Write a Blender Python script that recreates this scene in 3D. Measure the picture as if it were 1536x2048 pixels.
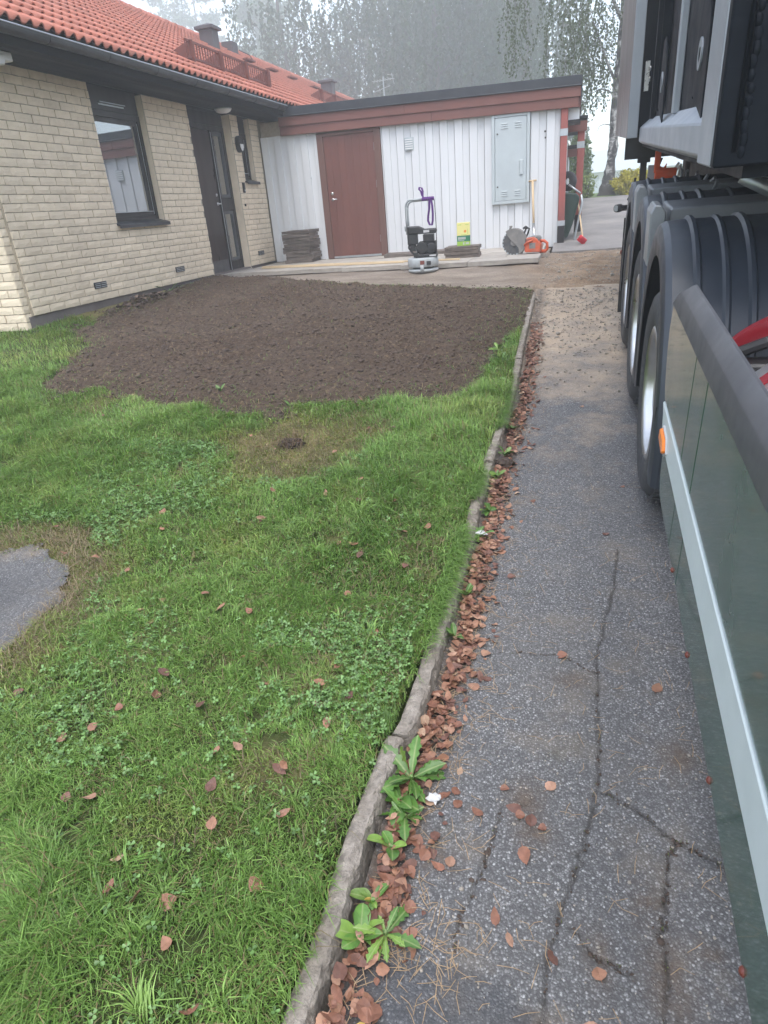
import bpy, bmesh, math, random
import numpy as np
from mathutils import Matrix, Vector
R = math.radians
rng = np.random.default_rng(7)
random.seed(7)
SC = bpy.context.scene
COL = SC.collection
for o in list(bpy.data.objects):
    bpy.data.objects.remove(o)

# ------------------------------------------------------------------ camera
cam_d = bpy.data.cameras.new('camera')
cam = bpy.data.objects.new('camera', cam_d)
COL.objects.link(cam)
PITCH, ROLL, YAW = R(24.7), R(4.84), R(16.7)
fwd = Vector((-math.sin(YAW)*math.cos(PITCH), math.cos(YAW)*math.cos(PITCH), -math.sin(PITCH)))
rgt = Vector((math.cos(YAW), math.sin(YAW), 0))
dwn = -rgt.cross(fwd)
ix = rgt*math.cos(ROLL)+dwn*math.sin(ROLL)
iy = dwn*math.cos(ROLL)-rgt*math.sin(ROLL)
cm = Matrix((ix, -iy, -fwd)).transposed().to_4x4()
cm.translation = (0, 0, 1.45)
cam.matrix_world = cm
cam_d.sensor_width = 36
cam_d.lens = 1317/2048*36
cam_d.clip_start = .05
cam_d.clip_end = 1000
SC.camera = cam

# ------------------------------------------------------------------ world, sun, exposure
SUN_EL, SUN_AZ = 68, 165          # degrees; azimuth measured clockwise from +Y
w = bpy.data.worlds.new('World')
SC.world = w
w.use_nodes = True
nt = w.node_tree
bg = nt.nodes['Background']
sky = nt.nodes.new('ShaderNodeTexSky')
sky.sky_type = 'NISHITA'
sky.sun_disc = False
sky.sun_elevation = R(SUN_EL)
sky.sun_rotation = R(SUN_AZ)
sky.air_density = 1.0
sky.dust_density = 2.0
sky.ozone_density = 1.0
hs = nt.nodes.new('ShaderNodeHueSaturation')
hs.inputs['Saturation'].default_value = .62
nt.links.new(sky.outputs[0], hs.inputs['Color'])
nt.links.new(hs.outputs[0], bg.inputs['Color'])
bg.inputs['Strength'].default_value = .15
sun_d = bpy.data.lights.new('sun', 'SUN')
sun_d.energy = .8
sun_d.angle = R(30)
sun_d.color = (1, .985, .965)
sun = bpy.data.objects.new('sun', sun_d)
COL.objects.link(sun)
sdir = Vector((math.sin(R(SUN_AZ))*math.cos(R(SUN_EL)), math.cos(R(SUN_AZ))*math.cos(R(SUN_EL)), math.sin(R(SUN_EL))))
sun.rotation_euler = sdir.to_track_quat('Z', 'Y').to_euler()
sun.location = sdir*20
vs = SC.view_settings
vs.view_transform = 'Standard'
vs.look = 'None'
vs.exposure = 1.68
vs.gamma = 1
vs.use_curve_mapping = False
cy = SC.cycles
cy.max_bounces = 8
cy.diffuse_bounces = 3
cy.glossy_bounces = 3
cy.transmission_bounces = 4
cy.transparent_max_bounces = 8
cy.volume_bounces = 5
cy.use_denoising = True
cy.use_adaptive_sampling = True
cy.adaptive_threshold = .02
HAZE = .0064

# ------------------------------------------------------------------ material kit
MATS = {}
class NT:
    def __init__(s, name):
        s.m = bpy.data.materials.new(name)
        s.m.use_nodes = True
        s.t = s.m.node_tree
        s.b = s.t.nodes['Principled BSDF']
        s.out = s.t.nodes['Material Output']
        MATS[name] = s.m
    def n(s, typ, **kw):
        nd = s.t.nodes.new('ShaderNode'+typ)
        for k, v in kw.items():
            if hasattr(nd, k): setattr(nd, k, v)
            else: s.set(nd.inputs[k.replace('_', ' ')], v)
        return nd
    def set(s, sock, v):
        if isinstance(v, bpy.types.NodeSocket): s.t.links.new(v, sock)
        elif isinstance(v, bpy.types.Node): s.t.links.new(v.outputs[0], sock)
        else:
            if sock.type == 'RGBA' and len(v) == 3: v = (*v, 1)
            sock.default_value = v
    def pos(s, sc=(1, 1, 1), rot=(0, 0, 0), obj=False):
        if obj: p = s.n('TexCoord').outputs['Object']
        else: p = s.n('NewGeometry').outputs['Position']
        mp = s.n('Mapping')
        s.t.links.new(p, mp.inputs['Vector'])
        mp.inputs['Scale'].default_value = sc
        mp.inputs['Rotation'].default_value = rot
        return mp.outputs[0]
    def noise(s, vec, scale, detail=5, rough=.55, dist=0):
        nd = s.n('TexNoise')
        s.t.links.new(vec, nd.inputs['Vector'])
        nd.inputs['Scale'].default_value = scale
        nd.inputs['Detail'].default_value = detail
        nd.inputs['Roughness'].default_value = rough
        nd.inputs['Distortion'].default_value = dist
        return nd.outputs['Fac']
    def vor(s, vec, scale, feat='F1', out='Distance'):
        nd = s.n('TexVoronoi', feature=feat)
        s.t.links.new(vec, nd.inputs['Vector'])
        nd.inputs['Scale'].default_value = scale
        return nd.outputs[out]
    def ramp(s, fac, stops, interp='LINEAR'):
        nd = s.n('ValToRGB')
        s.t.links.new(fac, nd.inputs[0])
        cr = nd.color_ramp
        cr.interpolation = interp
        while len(cr.elements) < len(stops): cr.elements.new(.5)
        for e, (p, c) in zip(cr.elements, stops):
            e.position = p
            e.color = (c, c, c, 1) if isinstance(c, (int, float)) else (*c, 1)
        return nd.outputs[0]
    def mix(s, fac, a, b, mode='MIX'):
        nd = s.n('MixRGB', blend_type=mode)
        s.set(nd.inputs[0], fac); s.set(nd.inputs[1], a); s.set(nd.inputs[2], b)
        return nd.outputs[0]
    def math(s, op, a, b=0):
        nd = s.n('Math', operation=op)
        s.set(nd.inputs[0], a); s.set(nd.inputs[1], b)
        return nd.outputs[0]
    def attr(s, name, out='Color'):
        return s.n('Attribute', attribute_name=name).outputs[out]
    def bump(s, h, strength=.5, dist=.01, prev=None):
        nd = s.n('Bump')
        nd.inputs['Strength'].default_value = strength
        nd.inputs['Distance'].default_value = dist
        s.t.links.new(h, nd.inputs['Height'])
        if prev is not None: s.t.links.new(prev, nd.inputs['Normal'])
        return nd.outputs[0]
    def fin(s, col=None, rough=None, normal=None, **kw):
        if col is not None: s.set(s.b.inputs['Base Color'], col)
        if rough is not None: s.set(s.b.inputs['Roughness'], rough)
        if normal is not None: s.set(s.b.inputs['Normal'], normal)
        for k, v in kw.items(): s.set(s.b.inputs[k.replace('_', ' ')], v)
        return s.m

def simple(name, c1, c2=None, scale=12, rough=.6, bump=.15, bscale=None, bdist=.004, stretch=(1, 1, 1), rnd=0,
           dirt=None, dscale=1.5, damt=.5, obj=False, detail=6, **kw):
    s = NT(name)
    c2 = c2 or tuple(v*.72 for v in c1)
    p = s.pos(stretch, obj=obj)
    col = s.ramp(s.noise(p, scale, detail), [(.3, c2), (.7, c1)])
    if rnd:
        oi = s.n('ObjectInfo')
        v = s.math('ADD', s.math('MULTIPLY', oi.outputs['Random'], rnd), 1-rnd/2)
        h = s.n('HueSaturation')
        s.set(h.inputs['Value'], v); s.set(h.inputs['Color'], col)
        col = h.outputs[0]
    if dirt:
        f = s.ramp(s.noise(s.pos(obj=obj), dscale, 7, .65), [(.45, 0.), (.75, damt)])
        col = s.mix(f, col, dirt)
    rr = s.ramp(s.noise(p, scale*1.7, 4), [(.3, max(rough-.08, .02)), (.7, min(rough+.1, 1))])
    nm = s.bump(s.noise(p, bscale or scale*4, 6, .6), bump, bdist) if bump else None
    return s.fin(col, rr, nm, **kw)

# house and shed
simple('brick', (.81, .685, .52), (.73, .61, .455), scale=9, rough=.9, bump=.7, bscale=55, bdist=.012, rnd=.16, dirt=(.36, .29, .22), dscale=3, damt=.22)
simple('mortar', (.44, .37, .285), (.34, .285, .215), scale=20, rough=.95, bump=.5, bscale=90)
simple('plinth', (.17, .145, .135), (.12, .1, .095), scale=5, rough=.9, bump=.4, bscale=40, dirt=(.07, .06, .05), damt=.5)
simple('roof_tile', (.46, .16, .105), (.35, .112, .072), scale=6, rough=.72, bump=.35, bscale=70, rnd=.22, dirt=(.2, .11, .085), dscale=2.2, damt=.55)
simple('dark_wood', (.018, .014, .016), (.011, .009, .010), scale=5, rough=.45, bump=.25, bscale=20, stretch=(1, 1, .12))
simple('soffit_wood', (.008, .008, .011), (.005, .005, .007), scale=4, rough=.7, bump=.2, bscale=24, stretch=(1, .1, 1), Specular_IOR_Level=.2)
simple('gutter_metal', (.030, .032, .039), (.021, .023, .028), scale=4, rough=.38, bump=.06, bscale=30, dirt=(.1, .1, .1), dscale=4, damt=.25)
simple('door_brown', (.028, .016, .015), (.018, .011, .010), scale=5, rough=.34, bump=.2, bscale=16, stretch=(1, 1, .1), dirt=(.07, .05, .042), dscale=2, damt=.3)
simple('kick_plate', (.09, .085, .088), (.06, .057, .06), scale=8, rough=.42, bump=.05)
simple('white_boards', (.675, .685, .695), (.63, .64, .65), scale=4, rough=.62, bump=.22, bscale=22, stretch=(1, 1, .07), rnd=.05, dirt=(.58, .57, .54), dscale=1.8, damt=.28)
simple('red_brown', (.20, .078, .06), (.15, .058, .045), scale=4, rough=.6, bump=.3, bscale=26, stretch=(.1, 1, 1), dirt=(.10, .05, .042), dscale=2, damt=.4)
simple('door_red', (.165, .06, .045), (.135, .048, .036), scale=5, rough=.5, bump=.3, bscale=22, stretch=(1, 1, .09), dirt=(.1, .045, .036), dscale=1.4, damt=.35)
simple('frame_brown', (.15, .072, .055), (.115, .055, .042), scale=5, rough=.6, bump=.25, bscale=24, stretch=(1, 1, .1))
simple('post_red', (.36, .10, .085), (.28, .075, .062), scale=5, rough=.6, bump=.25, bscale=24, stretch=(1, 1, .1), dirt=(.12, .05, .045), dscale=1.6, damt=.6)
simple('black_metal', (.022, .025, .032), (.016, .018, .024), scale=3, rough=.45, bump=.08, bscale=9, dirt=(.07, .075, .085), dscale=2.5, damt=.35)
simple('galv', (.50, .53, .55), (.40, .43, .45), scale=14, rough=.42, bump=.05, Metallic=.75)
simple('cabinet_grey', (.46, .51, .52), (.43, .475, .49), scale=3, rough=.48, bump=.03, dirt=(.33, .36, .36), dscale=2.2, damt=.35)
simple('steel', (.62, .62, .62), (.5, .5, .5), scale=20, rough=.3, bump=.03, Metallic=1.0)
simple('chimney_metal', (.075, .07, .075), (.055, .052, .056), scale=4, rough=.6, bump=.1)
simple('guard_red', (.17, .05, .035), (.12, .036, .026), scale=8, rough=.6, bump=.1)
simple('white_plastic', (.78, .78, .77), (.72, .72, .71), scale=6, rough=.4, bump=.02)
simple('black_plastic', (.018, .018, .02), (.012, .012, .014), scale=10, rough=.45, bump=.1, bscale=80, bdist=.001)
simple('concrete', (.40, .365, .32), (.30, .275, .245), scale=10, rough=.92, bump=.5, bscale=60, rnd=.2, dirt=(.24, .2, .165), dscale=3, damt=.55)
simple('old_slab', (.175, .145, .125), (.115, .095, .082), scale=12, rough=.95, bump=.8, bscale=60, bdist=.01, rnd=.4, dirt=(.08, .065, .055), dscale=5, damt=.7)
simple('kerb_granite', (.42, .37, .32), (.20, .175, .15), scale=34, rough=.93, bump=1.0, bscale=80, bdist=.014, rnd=.12, dirt=(.14, .115, .085), dscale=6, damt=.6, detail=9)
simple('pine_wood', (.66, .52, .33), (.52, .39, .24), scale=7, rough=.6, bump=.15, bscale=30, stretch=(.12, 1, 1))
simple('handle_wood', (.60, .45, .28), (.46, .33, .19), scale=9, rough=.55, bump=.12, bscale=30, stretch=(1, 1, .1))
# truck
simple('tyre_rubber', (.040, .042, .047), (.026, .027, .031), scale=14, rough=.72, bump=.25, bscale=60, bdist=.002, dirt=(.11, .1, .09), dscale=5, damt=.5)
simple('fender_plastic', (.026, .034, .047), (.020, .026, .037), scale=5, rough=.42, bump=.22, bscale=260, bdist=.0008, dirt=(.07, .075, .08), dscale=3, damt=.28)
simple('trim_plastic', (.07, .072, .08), (.055, .057, .064), scale=6, rough=.5, bump=.2, bscale=300, bdist=.0006, dirt=(.14, .14, .14), dscale=2.5, damt=.3)
simple('truck_green', (.008, .078, .052), (.006, .062, .042), scale=2, rough=.2, bump=.0, dirt=(.075, .115, .095), dscale=2.5, damt=.22, Coat_Weight=.7, Coat_Roughness=.05)  # dirt blend is dust plus a pale reflection put into the colour
simple('stripe_pale', (.62, .68, .69), (.57, .635, .645), scale=3, rough=.35, bump=.0, dirt=(.4, .45, .45), dscale=5, damt=.3)
simple('alu_rim', (.60, .61, .62), (.50, .51, .52), scale=6, rough=.33, bump=.04, Metallic=1.0, dirt=(.35, .33, .3), dscale=8, damt=.5)
simple('truck_grey', (.25, .27, .29), (.20, .215, .23), scale=3, rough=.36, bump=.04, dirt=(.15, .145, .14), dscale=2.5, damt=.45, Metallic=.25)
simple('box_steel', (.34, .37, .41), (.27, .295, .33), scale=3, rough=.4, bump=.08, bscale=30, Metallic=.35, dirt=(.22, .22, .23), dscale=3, damt=.4)
simple('navy_paint', (.004, .007, .012), (.003, .005, .009), scale=4, rough=.55, bump=.1, bscale=30, dirt=(.014, .018, .022), dscale=4, damt=.4, Specular_IOR_Level=.12)
simple('body_panel', (.20, .17, .165), (.16, .135, .13), scale=3, rough=.33, bump=.08, stretch=(1, 1, .1), Metallic=.2)
simple('truck_red', (.30, .012, .022), (.24, .01, .017), scale=4, rough=.32, bump=.02)
simple('hitch_orange', (.72, .10, .018), (.6, .075, .012), scale=8, rough=.42, bump=.05, dirt=(.2, .06, .03), dscale=8, damt=.5)
simple('chassis_dark', (.03, .029, .03), (.018, .017, .018), scale=10, rough=.75, bump=.3, dirt=(.1, .08, .06), dscale=6, damt=.5)
simple('amber_lens', (.85, .24, .02), (.8, .2, .015), scale=30, rough=.18, bump=.05)
simple('red_lens', (.20, .045, .03), (.14, .035, .025), scale=30, rough=.3, bump=.05)
simple('tank_alu', (.78, .80, .82), (.66, .68, .70), scale=3, rough=.3, bump=.06, bscale=6, Metallic=.85)
# tools and small things
simple('orange_case', (.66, .105, .03), (.52, .075, .02), scale=10, rough=.45, bump=.05, dirt=(.34, .24, .2), dscale=7, damt=.6)
simple('saw_grey', (.21, .20, .19), (.15, .145, .14), scale=9, rough=.6, bump=.1, dirt=(.36, .33, .29), dscale=6, damt=.6)
simple('saw_disc', (.10, .10, .105), (.07, .07, .075), scale=12, rough=.5, bump=.08, Metallic=.5, dirt=(.25, .23, .2), dscale=9, damt=.5)
simple('compactor_grey', (.44, .47, .48), (.35, .375, .385), scale=8, rough=.5, bump=.08, dirt=(.22, .2, .18), dscale=9, damt=.55)
simple('engine_black', (.018, .018, .02), (.012, .012, .013), scale=12, rough=.5, bump=.12, dirt=(.07, .06, .055), dscale=9, damt=.4)
simple('strap_purple', (.125, .035, .21), (.09, .025, .16), scale=40, rough=.85, bump=.4, bscale=200, bdist=.002)
simple('tube_grey', (.33, .36, .37), (.27, .295, .3), scale=9, rough=.38, bump=.03, Metallic=.4)
simple('bin_green', (.012, .035, .026), (.009, .028, .02), scale=5, rough=.5, bump=.06)
simple('broom_red', (.55, .03, .045), (.48, .025, .038), scale=30, rough=.8, bump=.3)
simple('paper_white', (.58, .58, .58), (.48, .48, .48), scale=25, rough=.8, bump=.5, bscale=40)
simple('box_yellow', (.78, .72, .30), (.74, .68, .26), scale=5, rough=.5, bump=.02)
simple('box_green', (.02, .20, .10), (.018, .17, .085), scale=5, rough=.5, bump=.02)
simple('box_lime', (.35, .58, .08), (.31, .52, .06), scale=5, rough=.5, bump=.02)
simple('flower_orange', (.8, .32, .05), (.75, .25, .04), scale=40, rough=.6, bump=.02)
# nature
def mat_birch():
    s = NT('birch_bark')
    p = s.pos((1, 1, .8))
    a = s.ramp(s.noise(p, 4.5, 7, .68, .6), [(.44, (.035, .033, .032)), (.50, (.10, .095, .09)), (.56, (.40, .39, .375)), (.75, (.50, .49, .475))])
    b = s.ramp(s.noise(s.pos((3, 3, 14)), 2.2, 5, .6), [(.38, .45), (.55, 1.)])
    c = s.mix(1., a, b, 'MULTIPLY')
    sx = s.n('SeparateXYZ'); s.t.links.new(s.pos(), sx.inputs[0])
    f = s.ramp(s.math('ADD', s.math('MULTIPLY', sx.outputs[2], .35), s.math('MULTIPLY', s.noise(p, 2, 5), .5)), [(.80, 1.), (1.0, 0.)])
    c = s.mix(f, c, (.06, .056, .052))
    s.fin(c, .9, s.bump(s.noise(p, 18, 7, .7), .8, .03))
mat_birch()
simple('bark_dark', (.09, .08, .072), (.05, .045, .04), scale=6, rough=.95, bump=.6, bscale=20)
simple('clod', (.085, .060, .047), (.052, .037, .029), scale=30, rough=1, bump=.6, bscale=90, bdist=.006, rnd=.5)
simple('pebble', (.36, .32, .27), (.22, .195, .165), scale=14, rough=.85, bump=.3, bscale=60)
simple('needle', (.40, .28, .165), (.27, .18, .10), scale=20, rough=.8, bump=0)
for i, c in enumerate([(.33, .165, .10), (.25, .11, .068), (.42, .235, .155), (.17, .078, .055), (.46, .30, .20), (.60, .40, .10)]):
    simple('dead_leaf_%d' % i, c, tuple(v*.62 for v in c), scale=45, rough=.6, bump=.4, bscale=120, bdist=.002, rnd=.35, obj=True)

def foliage(name, rough=.5, trans=.28, spec=.3):
    s = NT(name)
    c = s.attr('Col')
    s.fin(c, rough, Specular_IOR_Level=spec)
    tr = s.n('BsdfTranslucent')
    s.set(tr.inputs['Color'], s.mix(.35, c, (.30, .42, .05)))
    mx = s.n('MixShader')
    mx.inputs[0].default_value = trans
    s.t.links.new(s.b.outputs[0], mx.inputs[1]); s.t.links.new(tr.outputs[0], mx.inputs[2])
    s.t.links.new(mx.outputs[0], s.out.inputs['Surface'])
    return s.m
foliage('grass_blade', .45, .3, .35)
foliage('tree_leaf', .6, .3, .2)
foliage('weed_leaf', .42, .22, .45)

def glass_mat(name, refl, tint):
    s = NT(name)
    s.fin(tint, .5)
    gl = s.n('BsdfGlossy')
    gl.inputs['Roughness'].default_value = .015
    gl.inputs['Color'].default_value = (.92, .96, 1, 1)
    lw = s.n('Fresnel'); lw.inputs['IOR'].default_value = 2.4
    f = s.math('MULTIPLY', lw.outputs[0], refl)
    mx = s.n('MixShader')
    s.t.links.new(f, mx.inputs[0])
    s.t.links.new(s.b.outputs[0], mx.inputs[1]); s.t.links.new(gl.outputs[0], mx.inputs[2])
    s.t.links.new(mx.outputs[0], s.out.inputs['Surface'])
glass_mat('window_glass', 1.9, (.035, .037, .04))

def mat_asphalt():
    s = NT('asphalt')
    p = s.pos()
    wob = s.n('TexNoise'); s.t.links.new(p, wob.inputs['Vector']); wob.inputs['Scale'].default_value = 120; wob.inputs['Detail'].default_value = 3
    pw_ = s.n('VectorMath', operation='MULTIPLY_ADD'); s.t.links.new(wob.outputs['Color'], pw_.inputs[0]); pw_.inputs[1].default_value = (.007, .007, .007); s.t.links.new(p, pw_.inputs[2])
    v1 = s.n('TexVoronoi', feature='F1'); s.t.links.new(pw_.outputs[0], v1.inputs['Vector']); v1.inputs['Scale'].default_value = 165
    sep = s.n('SeparateColor'); s.t.links.new(v1.outputs['Color'], sep.inputs[0])
    rnd = sep.outputs[0]
    stone = s.ramp(rnd, [(.0, (.078, .078, .082)), (.45, (.135, .135, .139)), (.85, (.225, .225, .229)), (1, (.44, .44, .44))])
    joint = s.ramp(v1.outputs['Distance'], [(.30, 0.), (.62, 1.)])
    col = s.mix(s.math('MULTIPLY', joint, .8), stone, (.042, .042, .045))
    big = s.ramp(s.noise(p, .9, 6, .6), [(.35, 0.), (.7, 1.)])
    col = s.mix(s.math('MULTIPLY', big, .42), col, (.135, .125, .115))
    mid = s.ramp(s.noise(p, 4.2, 6, .65), [(.52, 0.), (.74, 1.)])
    col = s.mix(s.math('MULTIPLY', mid, .6), col, (.185, .15, .112))
    moss = s.ramp(s.noise(s.pos((1, 1, 1), (0, 0, .7)), 6.5, 7, .7), [(.60, 0.), (.74, 1.)])
    col = s.mix(s.math('MULTIPLY', moss, .5), col, (.065, .058, .036))
    drk = s.ramp(s.noise(s.pos((1, 1, 1), (0, 0, 1.9)), 1.7, 7, .7), [(.52, 0.), (.70, 1.)])
    col = s.mix(s.math('MULTIPLY', drk, .38), col, (.06, .062, .068))
    sxyz = s.n('SeparateXYZ'); s.t.links.new(p, sxyz.inputs[0])
    sand = s.attr('sand', 'Fac')
    sn = s.noise(p, 3.2, 8, .68)
    sm = s.ramp(s.math('ADD', s.math('MULTIPLY', sand, 1.0), s.math('SUBTRACT', s.math('MULTIPLY', sn, 2.4), 1.62)), [(.0, 0.), (.85, 1.)])
    sg = s.noise(p, 60, 5, .7)
    sandc = s.ramp(s.noise(p, 5, 7, .65), [(.3, (.27, .19, .12)), (.55, (.43, .32, .21)), (.75, (.52, .415, .295))])
    sandc = s.mix(.4, sandc, s.ramp(sg, [(.3, (.19, .14, .1)), (.7, (.50, .42, .33))]))
    col = s.mix(s.math('MULTIPLY', sm, .93), col, sandc)
    stn = s.math('MULTIPLY', s.attr('stain', 'Fac'), s.ramp(s.noise(p, 14, 8, .72), [(.30, 0.), (.52, 1.)]))
    col = s.mix(stn, col, s.ramp(s.noise(p, 50, 6, .7), [(.3, (.045, .031, .022)), (.7, (.12, .085, .058))]))
    cr = s.attr('crack', 'Fac')
    col = s.mix(s.math('MULTIPLY', cr, .85), col, (.03, .027, .024))
    pa = s.attr('patch', 'Fac')
    col = s.mix(s.math('MULTIPLY', pa, .62), col, (.038, .04, .046))
    rg = s.ramp(rnd, [(0, .75), (1, .5)])
    h1 = s.ramp(v1.outputs['Distance'], [(.1, 1.), (.6, 0.)])
    hm = s.mix(sm, h1, s.noise(p, 75, 6, .7))
    nm = s.bump(hm, .45, .003)
    nm = s.bump(s.noise(p, 18, 5, .6), .35, .012, nm)
    s.fin(col, rg, nm)
mat_asphalt()

def mat_old_road():
    s = NT('old_road')
    p = s.pos()
    col = s.ramp(s.noise(p, 1.1, 7, .65), [(.3, (.145, .135, .13)), (.6, (.235, .215, .20)), (.8, (.32, .28, .235))])
    g = s.ramp(s.noise(p, 70, 4, .7), [(.3, .72), (.7, 1.2)])
    col = s.mix(1., col, g, 'MULTIPLY')
    s.fin(col, .8, s.bump(s.noise(p, 55, 6, .7), .5, .006))
mat_old_road()

def mat_soil():
    s = NT('soil')
    p = s.pos()
    c1 = s.ramp(s.noise(p, 26, 9, .72), [(.28, (.034, .023, .017)), (.5, (.084, .058, .042)), (.72, (.150, .107, .077))])
    big = s.ramp(s.noise(p, 1.3, 6, .6), [(.38, 0.), (.66, 1.)])
    c1 = s.mix(s.math('MULTIPLY', big, .45), c1, (.14, .108, .085))
    v = s.n('TexVoronoi', feature='F1'); s.t.links.new(p, v.inputs['Vector']); v.inputs['Scale'].default_value = 48
    se = s.n('SeparateColor'); s.t.links.new(v.outputs['Color'], se.inputs[0])
    fl = s.ramp(se.outputs[0], [(.90, 0.), (.95, 1.)], 'LINEAR')
    c1 = s.mix(s.math('MULTIPLY', fl, .55), c1, (.20, .145, .095))
    nm = s.bump(s.noise(p, 34, 9, .75), 1., .03)
    nm = s.bump(s.math('SUBTRACT', 1, v.outputs['Distance']), .5, .012, nm)
    s.fin(c1, 1., nm, Specular_IOR_Level=.15)
mat_soil()

def mat_sandbed():
    s = NT('sand_bed')
    p = s.pos()
    c = s.ramp(s.noise(s.pos((.5, 1.6, 1)), 2.4, 8, .68), [(.3, (.135, .105, .082)), (.52, (.215, .178, .145)), (.72, (.31, .262, .215))])
    warm = s.attr('warm', 'Fac')
    c2 = s.ramp(s.noise(p, 3.6, 8, .7), [(.3, (.13, .085, .055)), (.52, (.27, .19, .125)), (.75, (.37, .285, .20))])
    c = s.mix(warm, c, c2)
    g = s.ramp(s.noise(p, 55, 5, .7), [(.3, .7), (.7, 1.22)])
    c = s.mix(1., c, g, 'MULTIPLY')
    s.fin(c, .95, s.bump(s.noise(p, 40, 7, .72), .7, .012), Specular_IOR_Level=.2)
mat_sandbed()

def mat_lawn():
    s = NT('lawn_earth')
    p = s.pos()
    c = s.ramp(s.noise(p, 22, 8, .7), [(.3, (.028, .036, .012)), (.5, (.052, .070, .022)), (.7, (.085, .095, .036))])
    g = s.attr('bare', 'Fac')
    c2 = s.ramp(s.noise(p, 42, 10, .75), [(.3, (.085, .085, .03)), (.46, (.16, .15, .05)), (.6, (.235, .18, .10)), (.75, (.30, .22, .15))])
    c = s.mix(g, c, c2)
    s.fin(c, 1., s.bump(s.noise(p, 45, 7, .7), .8, .02), Specular_IOR_Level=.15)
mat_lawn()

def mat_ground():
    s = NT('far_grass')
    p = s.pos()
    c = s.ramp(s.noise(p, 1.4, 8, .65), [(.3, (.07, .105, .035)), (.55, (.115, .165, .055)), (.75, (.17, .20, .085))])
    s.fin(c, .95, s.bump(s.noise(p, 18, 6, .7), .6, .05), Specular_IOR_Level=.15)
mat_ground()

# ------------------------------------------------------------------ mesh kit
MW = {}                                   # world matrices of the Empties
def mesh_from(name, V, F):
    me = bpy.data.meshes.new(name)
    me.from_pydata(V, [], F)
    me.update()
    return me
def link(name, me, mat, parent=None, smooth=False, bevel=0, world=True, segs=1):
    o = bpy.data.objects.new(name, me)
    COL.objects.link(o)
    if mat is not None and not me.materials: me.materials.append(MATS[mat])
    if parent is not None:
        o.parent = parent
        if world and parent.name in MW: o.matrix_parent_inverse = MW[parent.name].inverted()
    if smooth: me.polygons.foreach_set('use_smooth', [True]*len(me.polygons))
    if bevel:
        b = o.modifiers.new('bevel', 'BEVEL')
        b.width = bevel; b.segments = segs; b.limit_method = 'ANGLE'; b.angle_limit = R(40)
    return o
def tag(o, label, cat=None, group=None, kind=None):
    if label: o['label'] = label
    if cat: o['category'] = cat
    if group: o['group'] = group
    if kind: o['kind'] = kind
    return o
def thing(name, label, cat, loc=(0, 0, 0), rz=0, group=None, mat=None):
    o = bpy.data.objects.new(name, None)
    COL.objects.link(o)
    o.empty_display_size = .1
    if mat is None:
        mat = Matrix.Translation(loc) @ Matrix.Rotation(rz, 4, 'Z')
    o.matrix_world = mat
    MW[o.name] = mat.copy()
    return tag(o, label, cat, group)

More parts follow.
